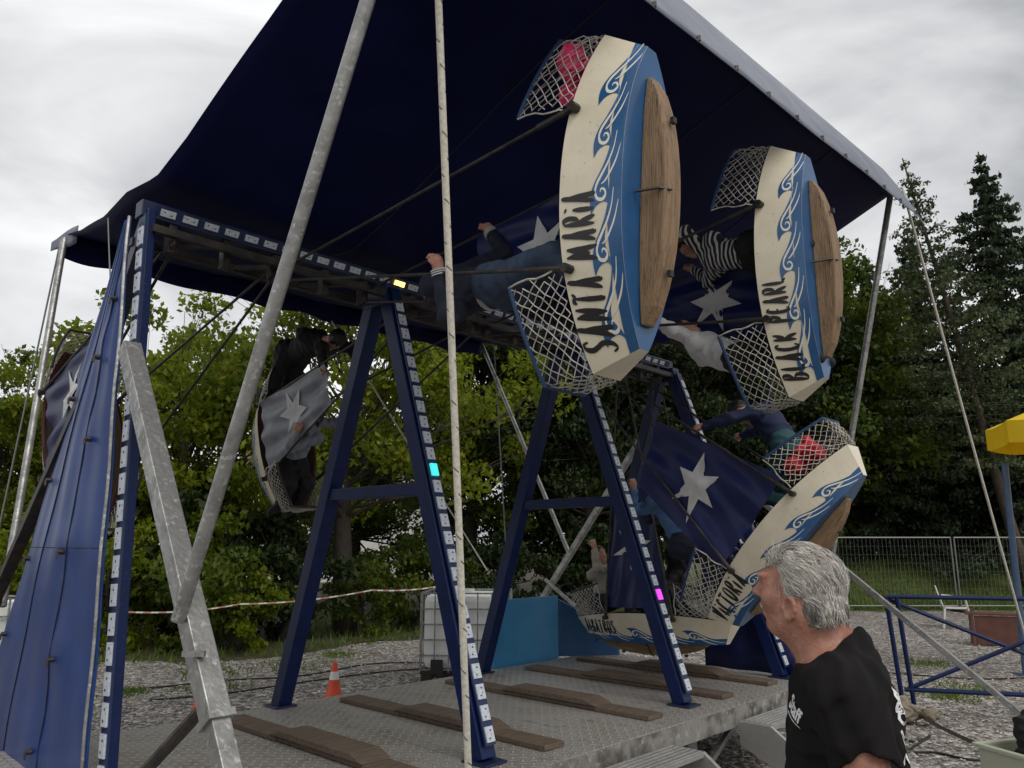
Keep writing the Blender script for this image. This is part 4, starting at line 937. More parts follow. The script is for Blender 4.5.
def nets_mesh(D, xs, ys, zs):
    s = D < 0; nx, ny, nz = s.shape
    c = np.zeros((nx - 1, ny - 1, nz - 1), np.int8)
    for i in (0, 1):
        for j in (0, 1):
            for k in (0, 1): c += s[i:nx - 1 + i, j:ny - 1 + j, k:nz - 1 + k]
    act = (c > 0) & (c < 8); I, J, K = np.nonzero(act); n = len(I); idx = np.full(act.shape, -1, np.int64); idx[I, J, K] = np.arange(n)
    acc = np.zeros((n, 3)); cnt = np.zeros(n); G = (xs, ys, zs)
    cor = [(0, 0, 0), (1, 0, 0), (0, 1, 0), (1, 1, 0), (0, 0, 1), (1, 0, 1), (0, 1, 1), (1, 1, 1)]
    for a in range(8):
        for ax in range(3):
            if cor[a][ax]: continue
            b = list(cor[a]); b[ax] = 1
            da = D[I + cor[a][0], J + cor[a][1], K + cor[a][2]]; db = D[I + b[0], J + b[1], K + b[2]]; m = (da < 0) != (db < 0)
            t = np.where(m, da / (da - db + 1e-12), 0)
            pa = np.stack([xs[I + cor[a][0]], ys[J + cor[a][1]], zs[K + cor[a][2]]], 1); pb = np.stack([xs[I + b[0]], ys[J + b[1]], zs[K + b[2]]], 1)
            acc += np.where(m[:, None], pa + (pb - pa) * t[:, None], 0); cnt += m
    Vt = acc / cnt[:, None]; F = []
    for ax in range(3):
        sa = [slice(None)] * 3; sb = [slice(None)] * 3; sa[ax] = slice(0, -1); sb[ax] = slice(1, None)
        A, B = s[tuple(sa)], s[tuple(sb)]; e = np.nonzero(A != B); o1, o2 = (ax + 1) % 3, (ax + 2) % 3
        e = np.stack(e, 1); e = e[(e[:, o1] > 0) & (e[:, o2] > 0) & (e[:, o1] < s.shape[o1] - 1) & (e[:, o2] < s.shape[o2] - 1)]
        def cell(d1, d2):
            q = e.copy(); q[:, o1] -= d1; q[:, o2] -= d2; return idx[q[:, 0], q[:, 1], q[:, 2]]
        q = np.stack([cell(1, 1), cell(0, 1), cell(0, 0), cell(1, 0)], 1); fl = ~A[e[:, 0], e[:, 1], e[:, 2]]
        q[fl] = q[fl][:, ::-1]; F.append(q)
    F = np.concatenate(F); return Vt, F[(F >= 0).all(1)]
def grow(name, prims, h, m, parent=None, noise=None, axes=None):
    if axes is None:
        B = [bb(p[0]) for p in prims if not p[2]]; lo = np.min([b[0] for b in B], 0) - .035; hi = np.max([b[1] for b in B], 0) + .035
        axes = [np.arange(lo[i], hi[i] + h, h) for i in range(3)]
    D = field(prims, *axes)
    if noise: D = D + noise(axes[0][:, None, None], axes[1][None, :, None], axes[2][None, None, :]).astype(np.float32)
    Vt, F = nets_mesh(D, *axes); return np_mesh(name, Vt, F, m, parent)
def v3(*a): return np.array(a, float)
def unit(a): a = np.array(a, float); return a / (np.linalg.norm(a) + 1e-9)

def rider(mw, J, label, top, bottom, hair='hair_brown', hlen=.0, sc=1.0, shoes='cl_black', sleeve='full', face=(1, 0, 0), cuff=None, belt=None, group='people riding in the swing boats'):
    """J: joints in the boat's own space as (x, y, r): pelvis, chest, head, shoulders/elbows/hands a,b, knees/feet a,b"""
    g = lambda k: v3(J[k][0], J[k][1], -J[k][2])
    pel, che, hd = g('pel'), g('che'), g('head'); f = unit(face)
    neck = che + (hd - che) * .45; up = unit(hd - che); side = unit(np.cross(up, f)); f = np.cross(side, up)
    sa = g('sa') if 'sa' in J else che + side * .155 * sc + up * .03; sb = g('sb') if 'sb' in J else che - side * .155 * sc + up * .03
    tu = unit(che - pel)
    hips = [pel + unit(np.cross(tu, f)) * .085 * sc * q for q in (1, -1)]
    arms = []; legs = []
    for S_, e, h in ((sa, 'ea', 'ha'), (sb, 'eb', 'hb')):
        E, H = g(e), g(h); arms.append((S_, E, H))
    for hp, kn, ft in ((hips[0], 'ka', 'fa'), (hips[1], 'kb', 'fb')): legs.append((hp, g(kn), g(ft)))
    skin = [ELL(hd + up * .02 * sc, (.088 * sc, .073 * sc, .098 * sc), np.stack([f, side, up], 1)), ELL(hd + f * .035 - up * .05 * sc, (.055 * sc, .055 * sc, .065 * sc), np.stack([f, side, up], 1)),
            CAP(hd + f * .085 * sc, hd + f * .10 * sc - up * .028 * sc, .008, .013, .012), CAP(hd + f * .07 * sc - up * .092 * sc, hd + f * .066 * sc - up * .085 * sc, .022, .02, .02),
            CAP(neck - up * .05, hd - up * .03, .05 * sc, .048 * sc)]
    for q in (1, -1): skin += [ELL(hd + side * q * .074 * sc - up * .01, (.018, .010, .028), np.stack([f, side, up], 1), .01)]
    for q in (1, -1): skin += [ELL(hd + f * .083 * sc + side * q * .03 * sc + up * .012, (.012, .012, .010), None, .012, True)]
    skin += [CAP(pel, che, .10 * sc, .115 * sc, .06), CAP(sa, sb, .055 * sc)]
    shirt = [CAP(pel + tu * .02, che, .118 * sc, .132 * sc, .05), CAP(sa, sb, .070 * sc, None, .05), CAP(che + up * .05, neck + up * .01, .085 * sc, .062 * sc, .04)]
    trou = [CAP(hips[0] - tu * .0, hips[1], .112 * sc, None, .05), CAP(pel, pel + tu * .07, .118 * sc, .116 * sc, .04)]
    for S_, E, H in arms:
        d = unit(H - E); skin += [CAP(S_, E, .046 * sc, .038 * sc), CAP(E, H - d * .04, .038 * sc, .026 * sc), CAP(H - d * .04, H + d * .02, .030 * sc, .034 * sc, .02)]
        n_ = unit(np.cross(d, (0.13, 1, 0.1))); l_ = np.cross(n_, d)
        for i in range(4):                                        # fingers closed over the rod
            b0 = H + d * .035 + l_ * (-.030 + .020 * i); k1 = b0 + d * .022 + n_ * .012; k2 = k1 - d * .012 + n_ * .026; skin += [CAP(b0, k1, .0095, .009, .006), CAP(k1, k2, .009, .008, .006)]
        skin += [CAP(H - l_ * .03, H - l_ * .042 + d * .03 + n_ * .02, .011, .009, .01)]
        end = E + (H - E) * .80 if sleeve == 'full' else S_ + (E - S_) * .75
        shirt += [CAP(S_, E if sleeve == 'full' else end, .062 * sc, .053 * sc, .035)]
        if sleeve == 'full': shirt += [CAP(E, end, .053 * sc, .042 * sc, .03)]
    for hp, kn, ft in legs:
        skin += [CAP(hp, kn, .07 * sc, .05 * sc), CAP(kn, ft, .048 * sc, .034 * sc)]
        trou += [CAP(hp, kn, .092 * sc, .068 * sc, .04), CAP(kn, kn + (ft - kn) * .93, .066 * sc, .056 * sc, .03)]
    cen = (pel + che) / 2
    o = grow('person', skin, .0095, M['skin']); o.matrix_world = mw
    tag(o, label, 'person', group)
    wr = lambda X, Y, Z: .004 * np.sin(X * 61 + Z * 37 + 2 * np.sin(Y * 40)) + .003 * np.sin(Z * 90 + Y * 50)
    grow('jacket' if sleeve == 'full' else 'shirt', shirt, .0095, M[top], o, wr)
    grow('trousers', trou, .0095, M[bottom], o, wr)
    hr = [ELL(hd + up * .036 * sc - f * .014 * sc, (.094 * sc, .083 * sc, .094 * sc), np.stack([f, side, up], 1), .02)]
    if hlen: hr += [CAP(hd - f * .05 + up * .02, hd - f * .075 - up * hlen, .065, .045, .03), CAP(hd - f * .03 + side * .055, hd - f * .05 + side * .055 - up * hlen * .8, .035, .03, .03), CAP(hd - f * .03 - side * .055, hd - f * .05 - side * .055 - up * hlen * .8, .035, .03, .03)]
    hr += [ELL(hd + f * .085 * sc - up * .04, (.075, .062, .075), np.stack([f, side, up], 1), .02, True)]
    hn = lambda X, Y, Z: .005 * np.sin(X * 130 + 3 * np.sin(Z * 60)) * np.sin(Y * 140 + 2 * np.sin(X * 50))
    grow('hair', hr, .009, M[hair], o, hn)
    for hp, kn, ft in legs:
        d = unit(ft - kn); ff = unit(f - d * (f @ d))
        grow('shoe', [CAP(ft - ff * .03, ft + ff * .13, .042, .034), CAP(ft, ft - d * .04, .042, .045)], .011, M[shoes], o)
    for S_, E, H in arms:
        if cuff:
            d = unit(H - E); q = E + (H - E) * .79; mb = MB()
            for i in range(3): mb.tube([q + d * (.012 * i), q + d * (.012 * i + .007)], .046 * sc, 12)
            mb.build('cuff', M[cuff], o, smooth='auto')
    if belt:
        mb = MB(); fr = unit(np.cross(tu, f)); pts = [pel + tu * .075 + (f * math.cos(a) + fr * math.sin(a)) * .128 * sc for a in np.linspace(0, 6.283, 22)]
        for i in (-.014, 0, .014): mb.tube([p + tu * i for p in pts], .005, 5)
        mb.build('waistband', M[belt], o, smooth='auto')
    return o
X_ = (1, 0, 0)
rider(SM, dict(pel=(-.34, .02, 1.84), che=(-.34, .03, 1.46), head=(-.30, .10, 1.20), ea=(-.56, -.24, 1.72), ha=(-.29, -.31, 1.66), eb=(-.06, .30, 1.54), hb=(.12, .30, 1.36), ka=(-.22, .08, 2.26), fa=(-.42, .10, 2.66), kb=(-.24, -.08, 2.27), fb=(-.45, -.10, 2.66)),
      'rider in dark jacket and blue jeans aboard the boat lettered SANTA MARIA', 'cl_navy', 'jeans', 'hair_black', cuff='cl_white', belt='cl_white')
rider(BP, dict(pel=(.27, .05, 2.26), che=(.29, .06, 1.98), head=(.38, .05, 1.76), ea=(.16, .26, 1.80), ha=(.30, .30, 1.62), eb=(.42, -.18, 1.84), hb=(.30, -.28, 1.70), ka=(.42, .10, 2.55), fa=(.22, .10, 2.70), kb=(.42, -.05, 2.55), fb=(.22, -.06, 2.70)),
      'child in a black and white striped shirt in the boat lettered BLACK PEARL', 'cl_stripe', 'cl_black', 'hair_brown', sc=.86, face=(-.6, -.5, .3))
rider(BP, dict(pel=(-.50, .02, 2.24), che=(-.40, .03, 1.95), head=(-.27, .03, 1.76), ea=(-.30, -.22, 1.80), ha=(-.22, -.28, 1.66), eb=(-.44, .24, 1.80), hb=(-.22, .30, 1.62), ka=(-.36, .10, 2.52), fa=(-.60, .10, 2.70), kb=(-.36, -.06, 2.52), fb=(-.60, -.06, 2.70)),
      'rider in a white shirt above the stern net of the boat lettered BLACK PEARL', 'cl_white', 'cl_black', 'hair_brown', sc=.9, hlen=.05)
rider(VI, dict(pel=(.50, .02, 2.22), che=(.56, .02, 1.92), head=(.46, .0, 1.74), ea=(.42, -.26, 1.82), ha=(.20, -.31, 1.68), eb=(.40, .24, 1.86), hb=(.22, .31, 1.72), ka=(.12, .10, 2.34), fa=(.30, .10, 2.68), kb=(.08, -.08, 2.36), fb=(.26, -.08, 2.68)),
      'rider in navy hoodie at the raised bow of the boat lettered VICTORIA', 'cl_royal', 'cl_teal', 'hair_black', sc=.92, face=(-1, -.2, 0))
rider(VI, dict(pel=(-.72, .0, 2.12), che=(-.60, .0, 1.74), head=(-.48, .02, 1.47), ea=(-.80, -.22, 1.62), ha=(-.62, -.26, 1.50), eb=(-.72, .22, 1.70), hb=(-.40, .30, 1.52), ka=(-.60, .09, 2.40), fa=(-.72, .10, 2.68), kb=(-.60, -.09, 2.40), fb=(-.72, -.10, 2.68)),
      'rider in light blue shirt at the low stern of the boat lettered VICTORIA', 'cl_lblue', 'cl_navy', 'hair_brown', face=(1, -.1, .1))
rider(AL, dict(pel=(-.58, -.02, 2.60), che=(-.56, -.02, 2.34), head=(-.60, -.02, 2.12), ea=(-.46, -.26, 2.24), ha=(-.46, -.30, 2.02), eb=(-.40, .2, 2.3), hb=(-.44, .28, 2.06), ka=(-.22, .09, 2.56), fa=(-.18, .1, 2.72), kb=(-.22, -.09, 2.56), fb=(-.18, -.1, 2.72)),
      'child in a pale knitted top sitting at the stern of the boat lettered ALBATROS', 'cl_beige', 'cl_navy', 'hair_brown', sc=.84, hlen=.10, face=(1, -.4, 0))
rider(AL, dict(pel=(.38, .0, 2.10), che=(.33, .0, 1.72), head=(.26, .0, 1.46), ea=(.22, -.26, 1.78), ha=(.06, -.30, 1.56), eb=(.22, .26, 1.78), hb=(.06, .31, 1.56), ka=(.26, .09, 2.40), fa=(.42, .1, 2.72), kb=(.26, -.09, 2.40), fb=(.42, -.1, 2.72)),
      'dark clothed rider behind the star cloth of the boat lettered ALBATROS', 'cl_navy', 'cl_black', 'hair_black', face=(-1, 0, 0))
rider(LB, dict(pel=(-.84, .02, 2.16), che=(-.72, .02, 1.76), head=(-.50, -.02, 1.42), ea=(-.36, -.22, 1.40), ha=(-.08, -.26, 1.38), eb=(-.52, .24, 1.52), hb=(-.22, .31, 1.50), ka=(-.62, .10, 2.46), fa=(-.66, .10, 2.68), kb=(-.62, -.08, 2.46), fb=(-.66, -.08, 2.68)),
      'rider in dark hoodie at the top of the boat with the silver star cloth', 'cl_black', 'cl_black', 'hair_black', face=(.6, -.2, -.8))
rider(LB, dict(pel=(.22, .0, 2.50), che=(.05, .0, 2.20), head=(.0, -.02, 1.96), ea=(.30, -.24, 2.10), ha=(.26, -.30, 1.86), eb=(.05, .26, 2.0), hb=(.0, .30, 1.76), ka=(.50, .09, 2.44), fa=(.62, .1, 2.70), kb=(.50, -.09, 2.44), fb=(.62, -.1, 2.70)),
      'rider in a pale grey top below the silver star cloth', 'cl_grey', 'cl_black', 'hair_brown', hlen=.16, sc=.92, face=(.1, -.5, 1))
def bundle(name, mw, c, r, m, label, seed):
    g = np.random.default_rng(seed); pr = []
    for _ in range(11):
        q = g.normal(0, .42, 3); pr.append(ELL((c[0] + q[0] * r[0], c[1] + q[1] * r[1], -c[2] + q[2] * r[2]), tuple(np.array(r) * g.uniform(.4, .62)), None, .02))
    nz_ = lambda X, Y, Z: .007 * np.sin(X * 70 + 3 * np.sin(Z * 45 + Y * 30)) + .004 * np.sin(Y * 110 + X * 60)
    o = grow(name, pr, .008, M[m], None, nz_); o.matrix_world = mw; tag(o, label, 'jacket')
bundle('jacket', SM, (.67, -.02, 2.29), (.13, .13, .12), 'pink', 'crumpled hot pink jacket in the bow net of the boat lettered SANTA MARIA', 4)
bundle('jacket', VI, (.54, .0, 2.34), (.14, .15, .13), 'red', 'crumpled red jacket in the bow net of the boat lettered VICTORIA', 8)

# ------------------------------------------------------------ the man watching
def man():
    rz = R(90 + 69.9); loc = Vector((.743, 2.029, 0)); ca, sa = math.cos(rz), math.sin(rz)
    HX, HZ = .0, 0
    skin = [ELL((-.006, 0, 1.752), (.090, .076, .085)), ELL((.040, 0, 1.712), (.064, .062, .086), None, .03), CAP((.012, .052, 1.672), (.060, .024, 1.645), .026, .020, .03), CAP((.012, -.052, 1.672), (.060, -.024, 1.645), .026, .020, .03),
            ELL((.068, 0, 1.642), (.022, .026, .019), None, .025), CAP((.099, 0, 1.750), (.117, 0, 1.724), .0085, .0125, .013), ELL((.101, .013, 1.718), (.013, .009, .008), None, .008), ELL((.101, -.013, 1.718), (.013, .009, .008), None, .008),
            ELL((.089, .030, 1.766), (.018, .026, .011), None, .02), ELL((.089, -.030, 1.766), (.018, .026, .011), None, .02), ELL((.064, .046, 1.712), (.028, .022, .024), None, .03), ELL((.064, -.046, 1.712), (.028, .022, .024), None, .03),
            ELL((.102, .034, 1.744), (.014, .016, .009), None, .014, True), ELL((.102, -.034, 1.744), (.014, .016, .009), None, .014, True),
            CAP((.084, .026, 1.7505), (.084, .044, 1.749), .0085, .007, .008), CAP((.084, -.026, 1.7505), (.084, -.044, 1.749), .0085, .007, .008), CAP((.082, .026, 1.7365), (.081, .044, 1.7365), .0075, .006, .008), CAP((.082, -.026, 1.7365), (.081, -.044, 1.7365), .0075, .006, .008),
            CAP((.093, -.016, 1.690), (.093, .016, 1.690), .012, None, .014), CAP((.093, -.018, 1.671), (.093, .018, 1.671), .0075, None, .008), CAP((.0955, -.022, 1.678), (.0955, .022, 1.678), .0032, None, .004, True),
            CAP((.014, 0, 1.655), (-.022, 0, 1.565), .046, .048, .05), CAP((-.040, 0, 1.69), (-.062, 0, 1.55), .056, .064, .04),
            CAP((-.012, .050, 1.665), (.0, .022, 1.545), .014, .014, .03), CAP((-.012, -.050, 1.665), (.0, -.022, 1.545), .014, .014, .03), CAP((.045, .03, 1.640), (.01, .015, 1.60), .018, .02, .03), CAP((.045, -.03, 1.640), (.01, -.015, 1.60), .018, .02, .03)]
    HA = -R(11); hc_, hs_ = math.cos(HA), math.sin(HA)
    def turn(p): p = np.asarray(p, float); return np.stack([hc_ * (p[..., 0] + .02) - hs_ * p[..., 1] - .02, hs_ * (p[..., 0] + .02) + hc_ * p[..., 1], p[..., 2]], -1)
    NH = len(skin) - 6; EO = .024
    for q in (1, -1):                                             # ears: rim, lobe, hollow
        for i in range(8):
            a0, a1 = math.pi * (-.35 + 1.5 * i / 8), math.pi * (-.35 + 1.5 * (i + 1) / 8)
            e = lambda a: (EO - .004 - .0145 * math.sin(a), q * (.082 + .010 * math.sin(a)), 1.690 + .0245 * math.cos(a))
            skin.append(CAP(e(a0), e(a1), .0056, None, .004))
        skin += [ELL((EO - .002, q * .073, 1.690), (.014, .010, .023), None, .006), ELL((EO + .004, q * .076, 1.668), (.009, .006, .011), None, .008), ELL((EO + .001, q * .088, 1.694), (.0095, .012, .017), None, .004, True), ELL((EO + .013, q * .076, 1.690), (.005, .006, .009), None, .006)]
    hm = np.array([[hc_, -hs_, 0], [hs_, hc_, 0], [0, 0, 1]])
    for i_ in list(range(NH)) + list(range(NH + 6, len(skin))):      # face, skull and ears turn together on the neck
        p_, k_, s_ = skin[i_]
        skin[i_] = ((('cap', tuple(turn(p_[1])), tuple(turn(p_[2])), p_[3], p_[4]) if p_[0] == 'cap' else ('ell', tuple(turn(p_[1])), p_[2], hm)), k_, s_)
    skin += [ELL((-.065, 0, 1.38), (.105, .175, .18), None, .06), ELL((-.065, 0, 1.12), (.115, .16, .22), None, .06), CAP((-.065, .18, 1.50), (-.065, -.18, 1.50), .055, None, .06), CAP((-.06, 0, 1.55), (-.065, .16, 1.515), .055, .05, .04), CAP((-.06, 0, 1.55), (-.065, -.16, 1.515), .055, .05, .04)]
    for q in (1, -1):
        sh, el, wr = v3(-.073, q * .208, 1.49), v3(-.132, q * .285, 1.20), v3(-.03, q * .295, .96)
        skin += [CAP(sh, el, .056, .047, .04), CAP(el, wr, .046, .030, .03)]
        d = unit(wr - el); pm = wr + d * .05; skin += [ELL(tuple(pm), (.042, .018, .050), None, .02)]
        for i in range(4):
            b0 = pm + v3(.030 - .020 * i, 0, -.038); k1 = b0 + v3(.006, -q * .004, -.032); k2 = k1 + v3(.004, -q * .014, -.026 + .004 * abs(i - 1)); skin += [CAP(b0, k1, .0095, .0088, .006), CAP(k1, k2, .0088, .0075, .006)]
        skin += [CAP(pm + v3(.028, 0, .02), pm + v3(.058, -q * .008, -.015), .012, .010, .012), CAP(pm + v3(.058, -q * .008, -.015), pm + v3(.066, -q * .012, -.042), .0095, .008, .008)]
        skin += [CAP((-.09, q * .09, .94), (-.08, q * .10, .50), .082, .058, .05), CAP((-.08, q * .10, .50), (-.10, q * .105, .09), .055, .040, .04)]
    ax = lambda a, b, f0, f1, fine, co: np.concatenate([np.arange(a, f0, co), np.arange(f0, f1, fine), np.arange(f1, b, co)])
    axes = [ax(-.30, .16, -.125, .15, .0036, .011), ax(-.36, .36, -.105, .105, .0036, .011), ax(.02, 1.88, 1.56, 1.87, .0036, .0115)]
    o = grow('person', skin, 0, M['man_skin'], None, None, axes)
    o.location = loc; o.rotation_euler = (0, 0, rz); tag(o, 'grey haired man in black staff T-shirt standing in profile in the foreground', 'person')
    tn = unit((.514, 0, .857)); cp = v3(-.050, 0, 1.592)
    tee = [ELL((-.066, 0, 1.40), (.126, .192, .19), None, .06), ELL((-.062, 0, 1.14), (.152, .188, .27), None, .07), CAP((-.07, .180, 1.500), (-.07, -.180, 1.500), .064, None, .06), CAP((-.072, 0, 1.555), (-.072, .165, 1.520), .066, .060, .05), CAP((-.072, 0, 1.555), (-.072, -.165, 1.520), .066, .060, .05), CAP((-.095, .09, 1.48), (-.10, .11, 1.32), .085, .08, .06), CAP((-.095, -.09, 1.48), (-.10, -.11, 1.32), .085, .08, .06),
           CAP((-.045, 0, 1.50), (-.060, 0, 1.62), .078, .070, .04), CAP((-.098, 0, 1.60), (-.12, 0, 1.45), .040, .06, .05), CAP((-.07, 0, .93), (-.07, 0, .98), .15, .15, .06)]
    for q in (1, -1): tee += [CAP((-.075, q * .212, 1.490), (-.108, q * .262, 1.345), .070, .066, .024)]
    tee += [ELL(tuple(cp + tn * 1.0), (1.0, 1.0, 1.0), None, .006, True)]
    for q in (1, -1): tee += [CAP((-.118, q * .280, 1.326), (-.18, q * .37, 1.05), .088, .1, .006, True)]
    def folds(X, Y, Z):
        f = .0045 * np.sin((Z * 1.0 + X * .9 + np.abs(Y) * .8) * 62 + 2.2 * np.sin(X * 21 + Z * 13)) * np.clip((np.abs(Y) - .05) / .1, 0, 1) + .0035 * np.sin((Z - X * 1.6) * 48 + 2 * np.sin(Y * 25)) + .002 * np.sin(Z * 130 + X * 70 + Y * 40)
        return f
    ts = np.arange(.86, 1.68, .0068)
    t = grow('t_shirt', tee, 0, M['tee'], o, folds, [np.arange(-.29, .12, .0068), np.arange(-.36, .36, .0068), ts])
    tr = []
    for q in (1, -1): tr += [CAP((-.092, q * .088, .93), (-.082, q * .10, .50), .108, .080, .05), CAP((-.082, q * .10, .50), (-.10, q * .105, .07), .078, .066, .04)]
    grow('trousers', tr + [CAP((-.09, .06, .95), (-.09, -.06, .95), .115, None, .05)], .012, M['cl_black'], o)
    for q in (1, -1): grow('shoe', [CAP((-.14, q * .105, .05), (.10, q * .115, .042), .05, .042)], .011, M['cl_black'], o)
    for q in (1, -1):
        mb = MB(); prof = [(.0005, -.011), (.006, -.0092), (.0105, -.0035), (.011, 0), (.0105, .0035), (.006, .0092), (.0005, .011)]; mb.lathe(prof, 14); e = mb.build('eye', M['eye_white'], o, smooth=True); e.location = tuple(turn((.0785, q * .034, 1.7435))); e.rotation_euler = (0, 0, HA)
        mb = MB(); mb.lathe([(.0002, .0), (.0052, -.0004)], 12); ir = mb.build('iris', M['iris'], e); ir.location = (.0112, 0, .002); ir.rotation_euler = (0, R(80), 0)
    # hair: combed locks over the scalp, thin at the crown
    g = np.random.default_rng(5); sk = skin[:2]
    def lock(p, d, ln, wd, lift, curl, nrm):
        pts = []; q = p.copy(); dd = d.copy(); seg = 5
        for i in range(seg + 1):
            pts.append(q.copy()); dd = unit(dd + g.normal(0, curl, 3) - nrm * .10 * i * .5 + v3(0, 0, -.07)); q = q + dd * ln / seg
            c = v3(-.006, 0, 1.752); e = (q - c) / v3(.0925, .078, .0875); rr = np.linalg.norm(e)
            lim = 1.02 + lift * math.sin(math.pi * min(1, .25 + i / seg * .75))
            if q[2] < 1.722 and q[0] < .012:
                xy = (q[:2] - v3(-.040, 0, 0)[:2]) / v3(1, 1.25, 1)[:2]; rc_ = (.0560 + .10 * (1.722 - q[2])) * lim; xy = xy / (np.linalg.norm(xy) + 1e-9) * rc_; q = v3(-.040 + xy[0], xy[1] * (1.30 - 2.2 * max(0, 1.70 - q[2])), q[2])
            elif rr < lim or p[0] < .03: q = c + e / rr * lim * v3(.0925, .078, .0875)
        return pts, [wd * (1 - .85 * (i / seg) ** 1.5) for i in range(seg + 1)]
    B = {'hair_grey': MB(), 'hair_pale': MB(), 'hair_dark': MB()}
    n = 0; cd_ = [unit(g.normal(0, 1, 3)) for _ in range(420)]; cj = [(g.normal(0, .30, 3), g.uniform(.8, 1.4), g.uniform(.3, 1.7), g.random()) for _ in cd_]; cd_ = np.array(cd_)
    while n < 9500:
        q = unit(g.normal(0, 1, 3)); p = v3(-.006, 0, 1.752) + q * v3(.0925, .078, .0875)
        if p[2] < 1.722 and p[0] < .012:
            xy = unit(v3(p[0] + .040, p[1], 0)) * (.0560 + .10 * (1.722 - p[2])); p = v3(-.040 + xy[0], xy[1] * 1.28, 1.722 + (p[2] - 1.722) * 1.45)
        ci = int(np.argmax(cd_ @ q)); cjit, cl_, clift, cshade = cj[ci]
        x, y, z = p
        fr = .098 - 1.5 * max(0, abs(y) - .045)                       # front hairline
        if x > min(fr, .092 + .25 * (z - 1.79)): continue
        if x > .040 and z < 1.760 + .45 * (x - .040): continue           # temples
        if z < 1.712 and x > .006: continue                           # around the ear
        if z < 1.628 + .35 * max(0, x + .080): continue
        if x > .045 and z < 1.783: continue
        if x > .062 and (z < 1.786 or abs(y) > .058): continue
        crown = ((x + .040) / .034) ** 2 + ((y - .03) / .040) ** 2 + ((z - 1.822) / .032) ** 2
        if crown < 1 and g.random() < .84: continue
        n += 1
        nrm = unit(q / v3(.0925, .078, .0875))
        flow = v3(-1.0, .55 * np.sign(y) * min(1, abs(y) / .04), -.25 - 1.1 * max(0, (1.80 - z) / .08)); 
        if x < -.05: flow = v3(-.35, .1 * y, -1.0)
        if x > .050: flow = v3(.30 + .30 * g.normal(), .45 * g.normal(), .62)
        d = unit(unit(flow - nrm * (flow @ nrm)) + cjit + g.normal(0, .07, 3)); d = unit(d - nrm * min(0, d @ nrm))
        low = z < 1.69; ln = g.uniform(.030, .052) * cl_ * (.5 if low else 1) * (1.1 if x > .03 else 1)
        pts, rr = lock(p - nrm * .003, d, ln, g.uniform(.0005, .0013), g.uniform(.035, .08) * clift * (.4 if low else 1) * (1.3 if x > .045 else 1), .085, nrm)
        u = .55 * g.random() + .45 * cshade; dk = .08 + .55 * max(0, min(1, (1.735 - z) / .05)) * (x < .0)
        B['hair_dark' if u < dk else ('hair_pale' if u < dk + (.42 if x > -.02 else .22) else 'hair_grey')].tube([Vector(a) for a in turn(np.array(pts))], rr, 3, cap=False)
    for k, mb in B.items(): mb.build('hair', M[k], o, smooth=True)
    mb = MB()
    for _ in range(320):                                           # moustache and brows
        y = g.uniform(-.026, .026); p = v3(.1005 - 7 * y * y, y, 1.702 - abs(y) * .25); d = unit(v3(.25, np.sign(y) * .5, -1) + g.normal(0, .2, 3))
        mb.tube([Vector(turn(a_)) for a_ in (p, p + d * .006 + v3(.002, 0, 0), p + d * g.uniform(.009, .016))], [.0009, .0008, .0003], 3, cap=False)
    mb.build('moustache', M['hair_pale'], o, smooth=True); mb = MB()
    for _ in range(200):
        s_ = g.choice((-1, 1)); y = s_ * g.uniform(.014, .05); p = v3(.104 - 5.5 * (abs(y) - .015) ** 1.6 * 2.2, y, 1.770 + .10 * (abs(y) - .014) - 2 * max(0, abs(y) - .035) ** 1.3); d = unit(v3(.2, s_ * .9, .15) + g.normal(0, .25, 3))
        mb.tube([Vector(turn(p)), Vector(turn(p + d * .010))], [.0009, .0003], 3, cap=False)
    mb.build('eyebrow', M['hair_grey'], o, smooth=True)
    # prints on the shirt: lettering cut from the default font, laid onto the cloth
    def print_on(txt, org, ex, ey, size, shear=0.0, bold=.02):
        cu = bpy.data.curves.new('t', 'FONT'); cu.body = txt; cu.size = size; cu.shear = shear; cu.offset = bold * size; cu.resolution_u = 2
        ob = bpy.data.objects.new('t', cu); COL.objects.link(ob); dg = bpy.context.evaluated_depsgraph_get(); me = ob.evaluated_get(dg).to_mesh()
        P = np.array([v.co[:] for v in me.vertices]); F = [tuple(p.vertices) for p in me.polygons]; ob.evaluated_get(dg).to_mesh_clear(); bpy.data.objects.remove(ob); bpy.data.curves.remove(cu)
        ex, ey = unit(ex), unit(ey); nn = np.cross(ex, ey); Q = np.array(org) + P[:, :1] * ex + P[:, 1:2] * ey + nn * .12
        for _ in range(60):
            d = fpts(tee, Q) + folds(Q[:, 0], Q[:, 1], Q[:, 2]); Q = Q - nn * np.clip((d - .0022) * .8, -.01, .02)[:, None]
        return Q, F
    mb = MB(); ex_, ey_ = unit((-.62, .70, -.34)), unit((-.20, .22, 1.0)); o_ = v3(.075, .070, 1.462)
    Q, F = print_on('Staff', o_, ex_, ey_, .047, .2, .03); mb.add(Q, F)
    Q, F = print_on('____', o_ - ey_ * .006 + ex_ * .01, ex_, ey_, .036, 0, .02); mb.add(Q, F)
    mb.build('chest_print', M['tee_print'], t); mb = MB()
    for i, (ch_, z, sz, y) in enumerate((('/', 1.550, .075, .130), ('&', 1.500, .070, .142), ('O', 1.462, .042, .135), ('D', 1.420, .050, .145), ('N', 1.382, .040, .145))):
        Q, F = print_on(ch_, (-.19, y, z - sz * .35), (-.5, -1, 0), (.10, 0, 1), sz, 0, .035); mb.add(Q, F)
    mb.build('back_print', M['tee_print'], t)
man()

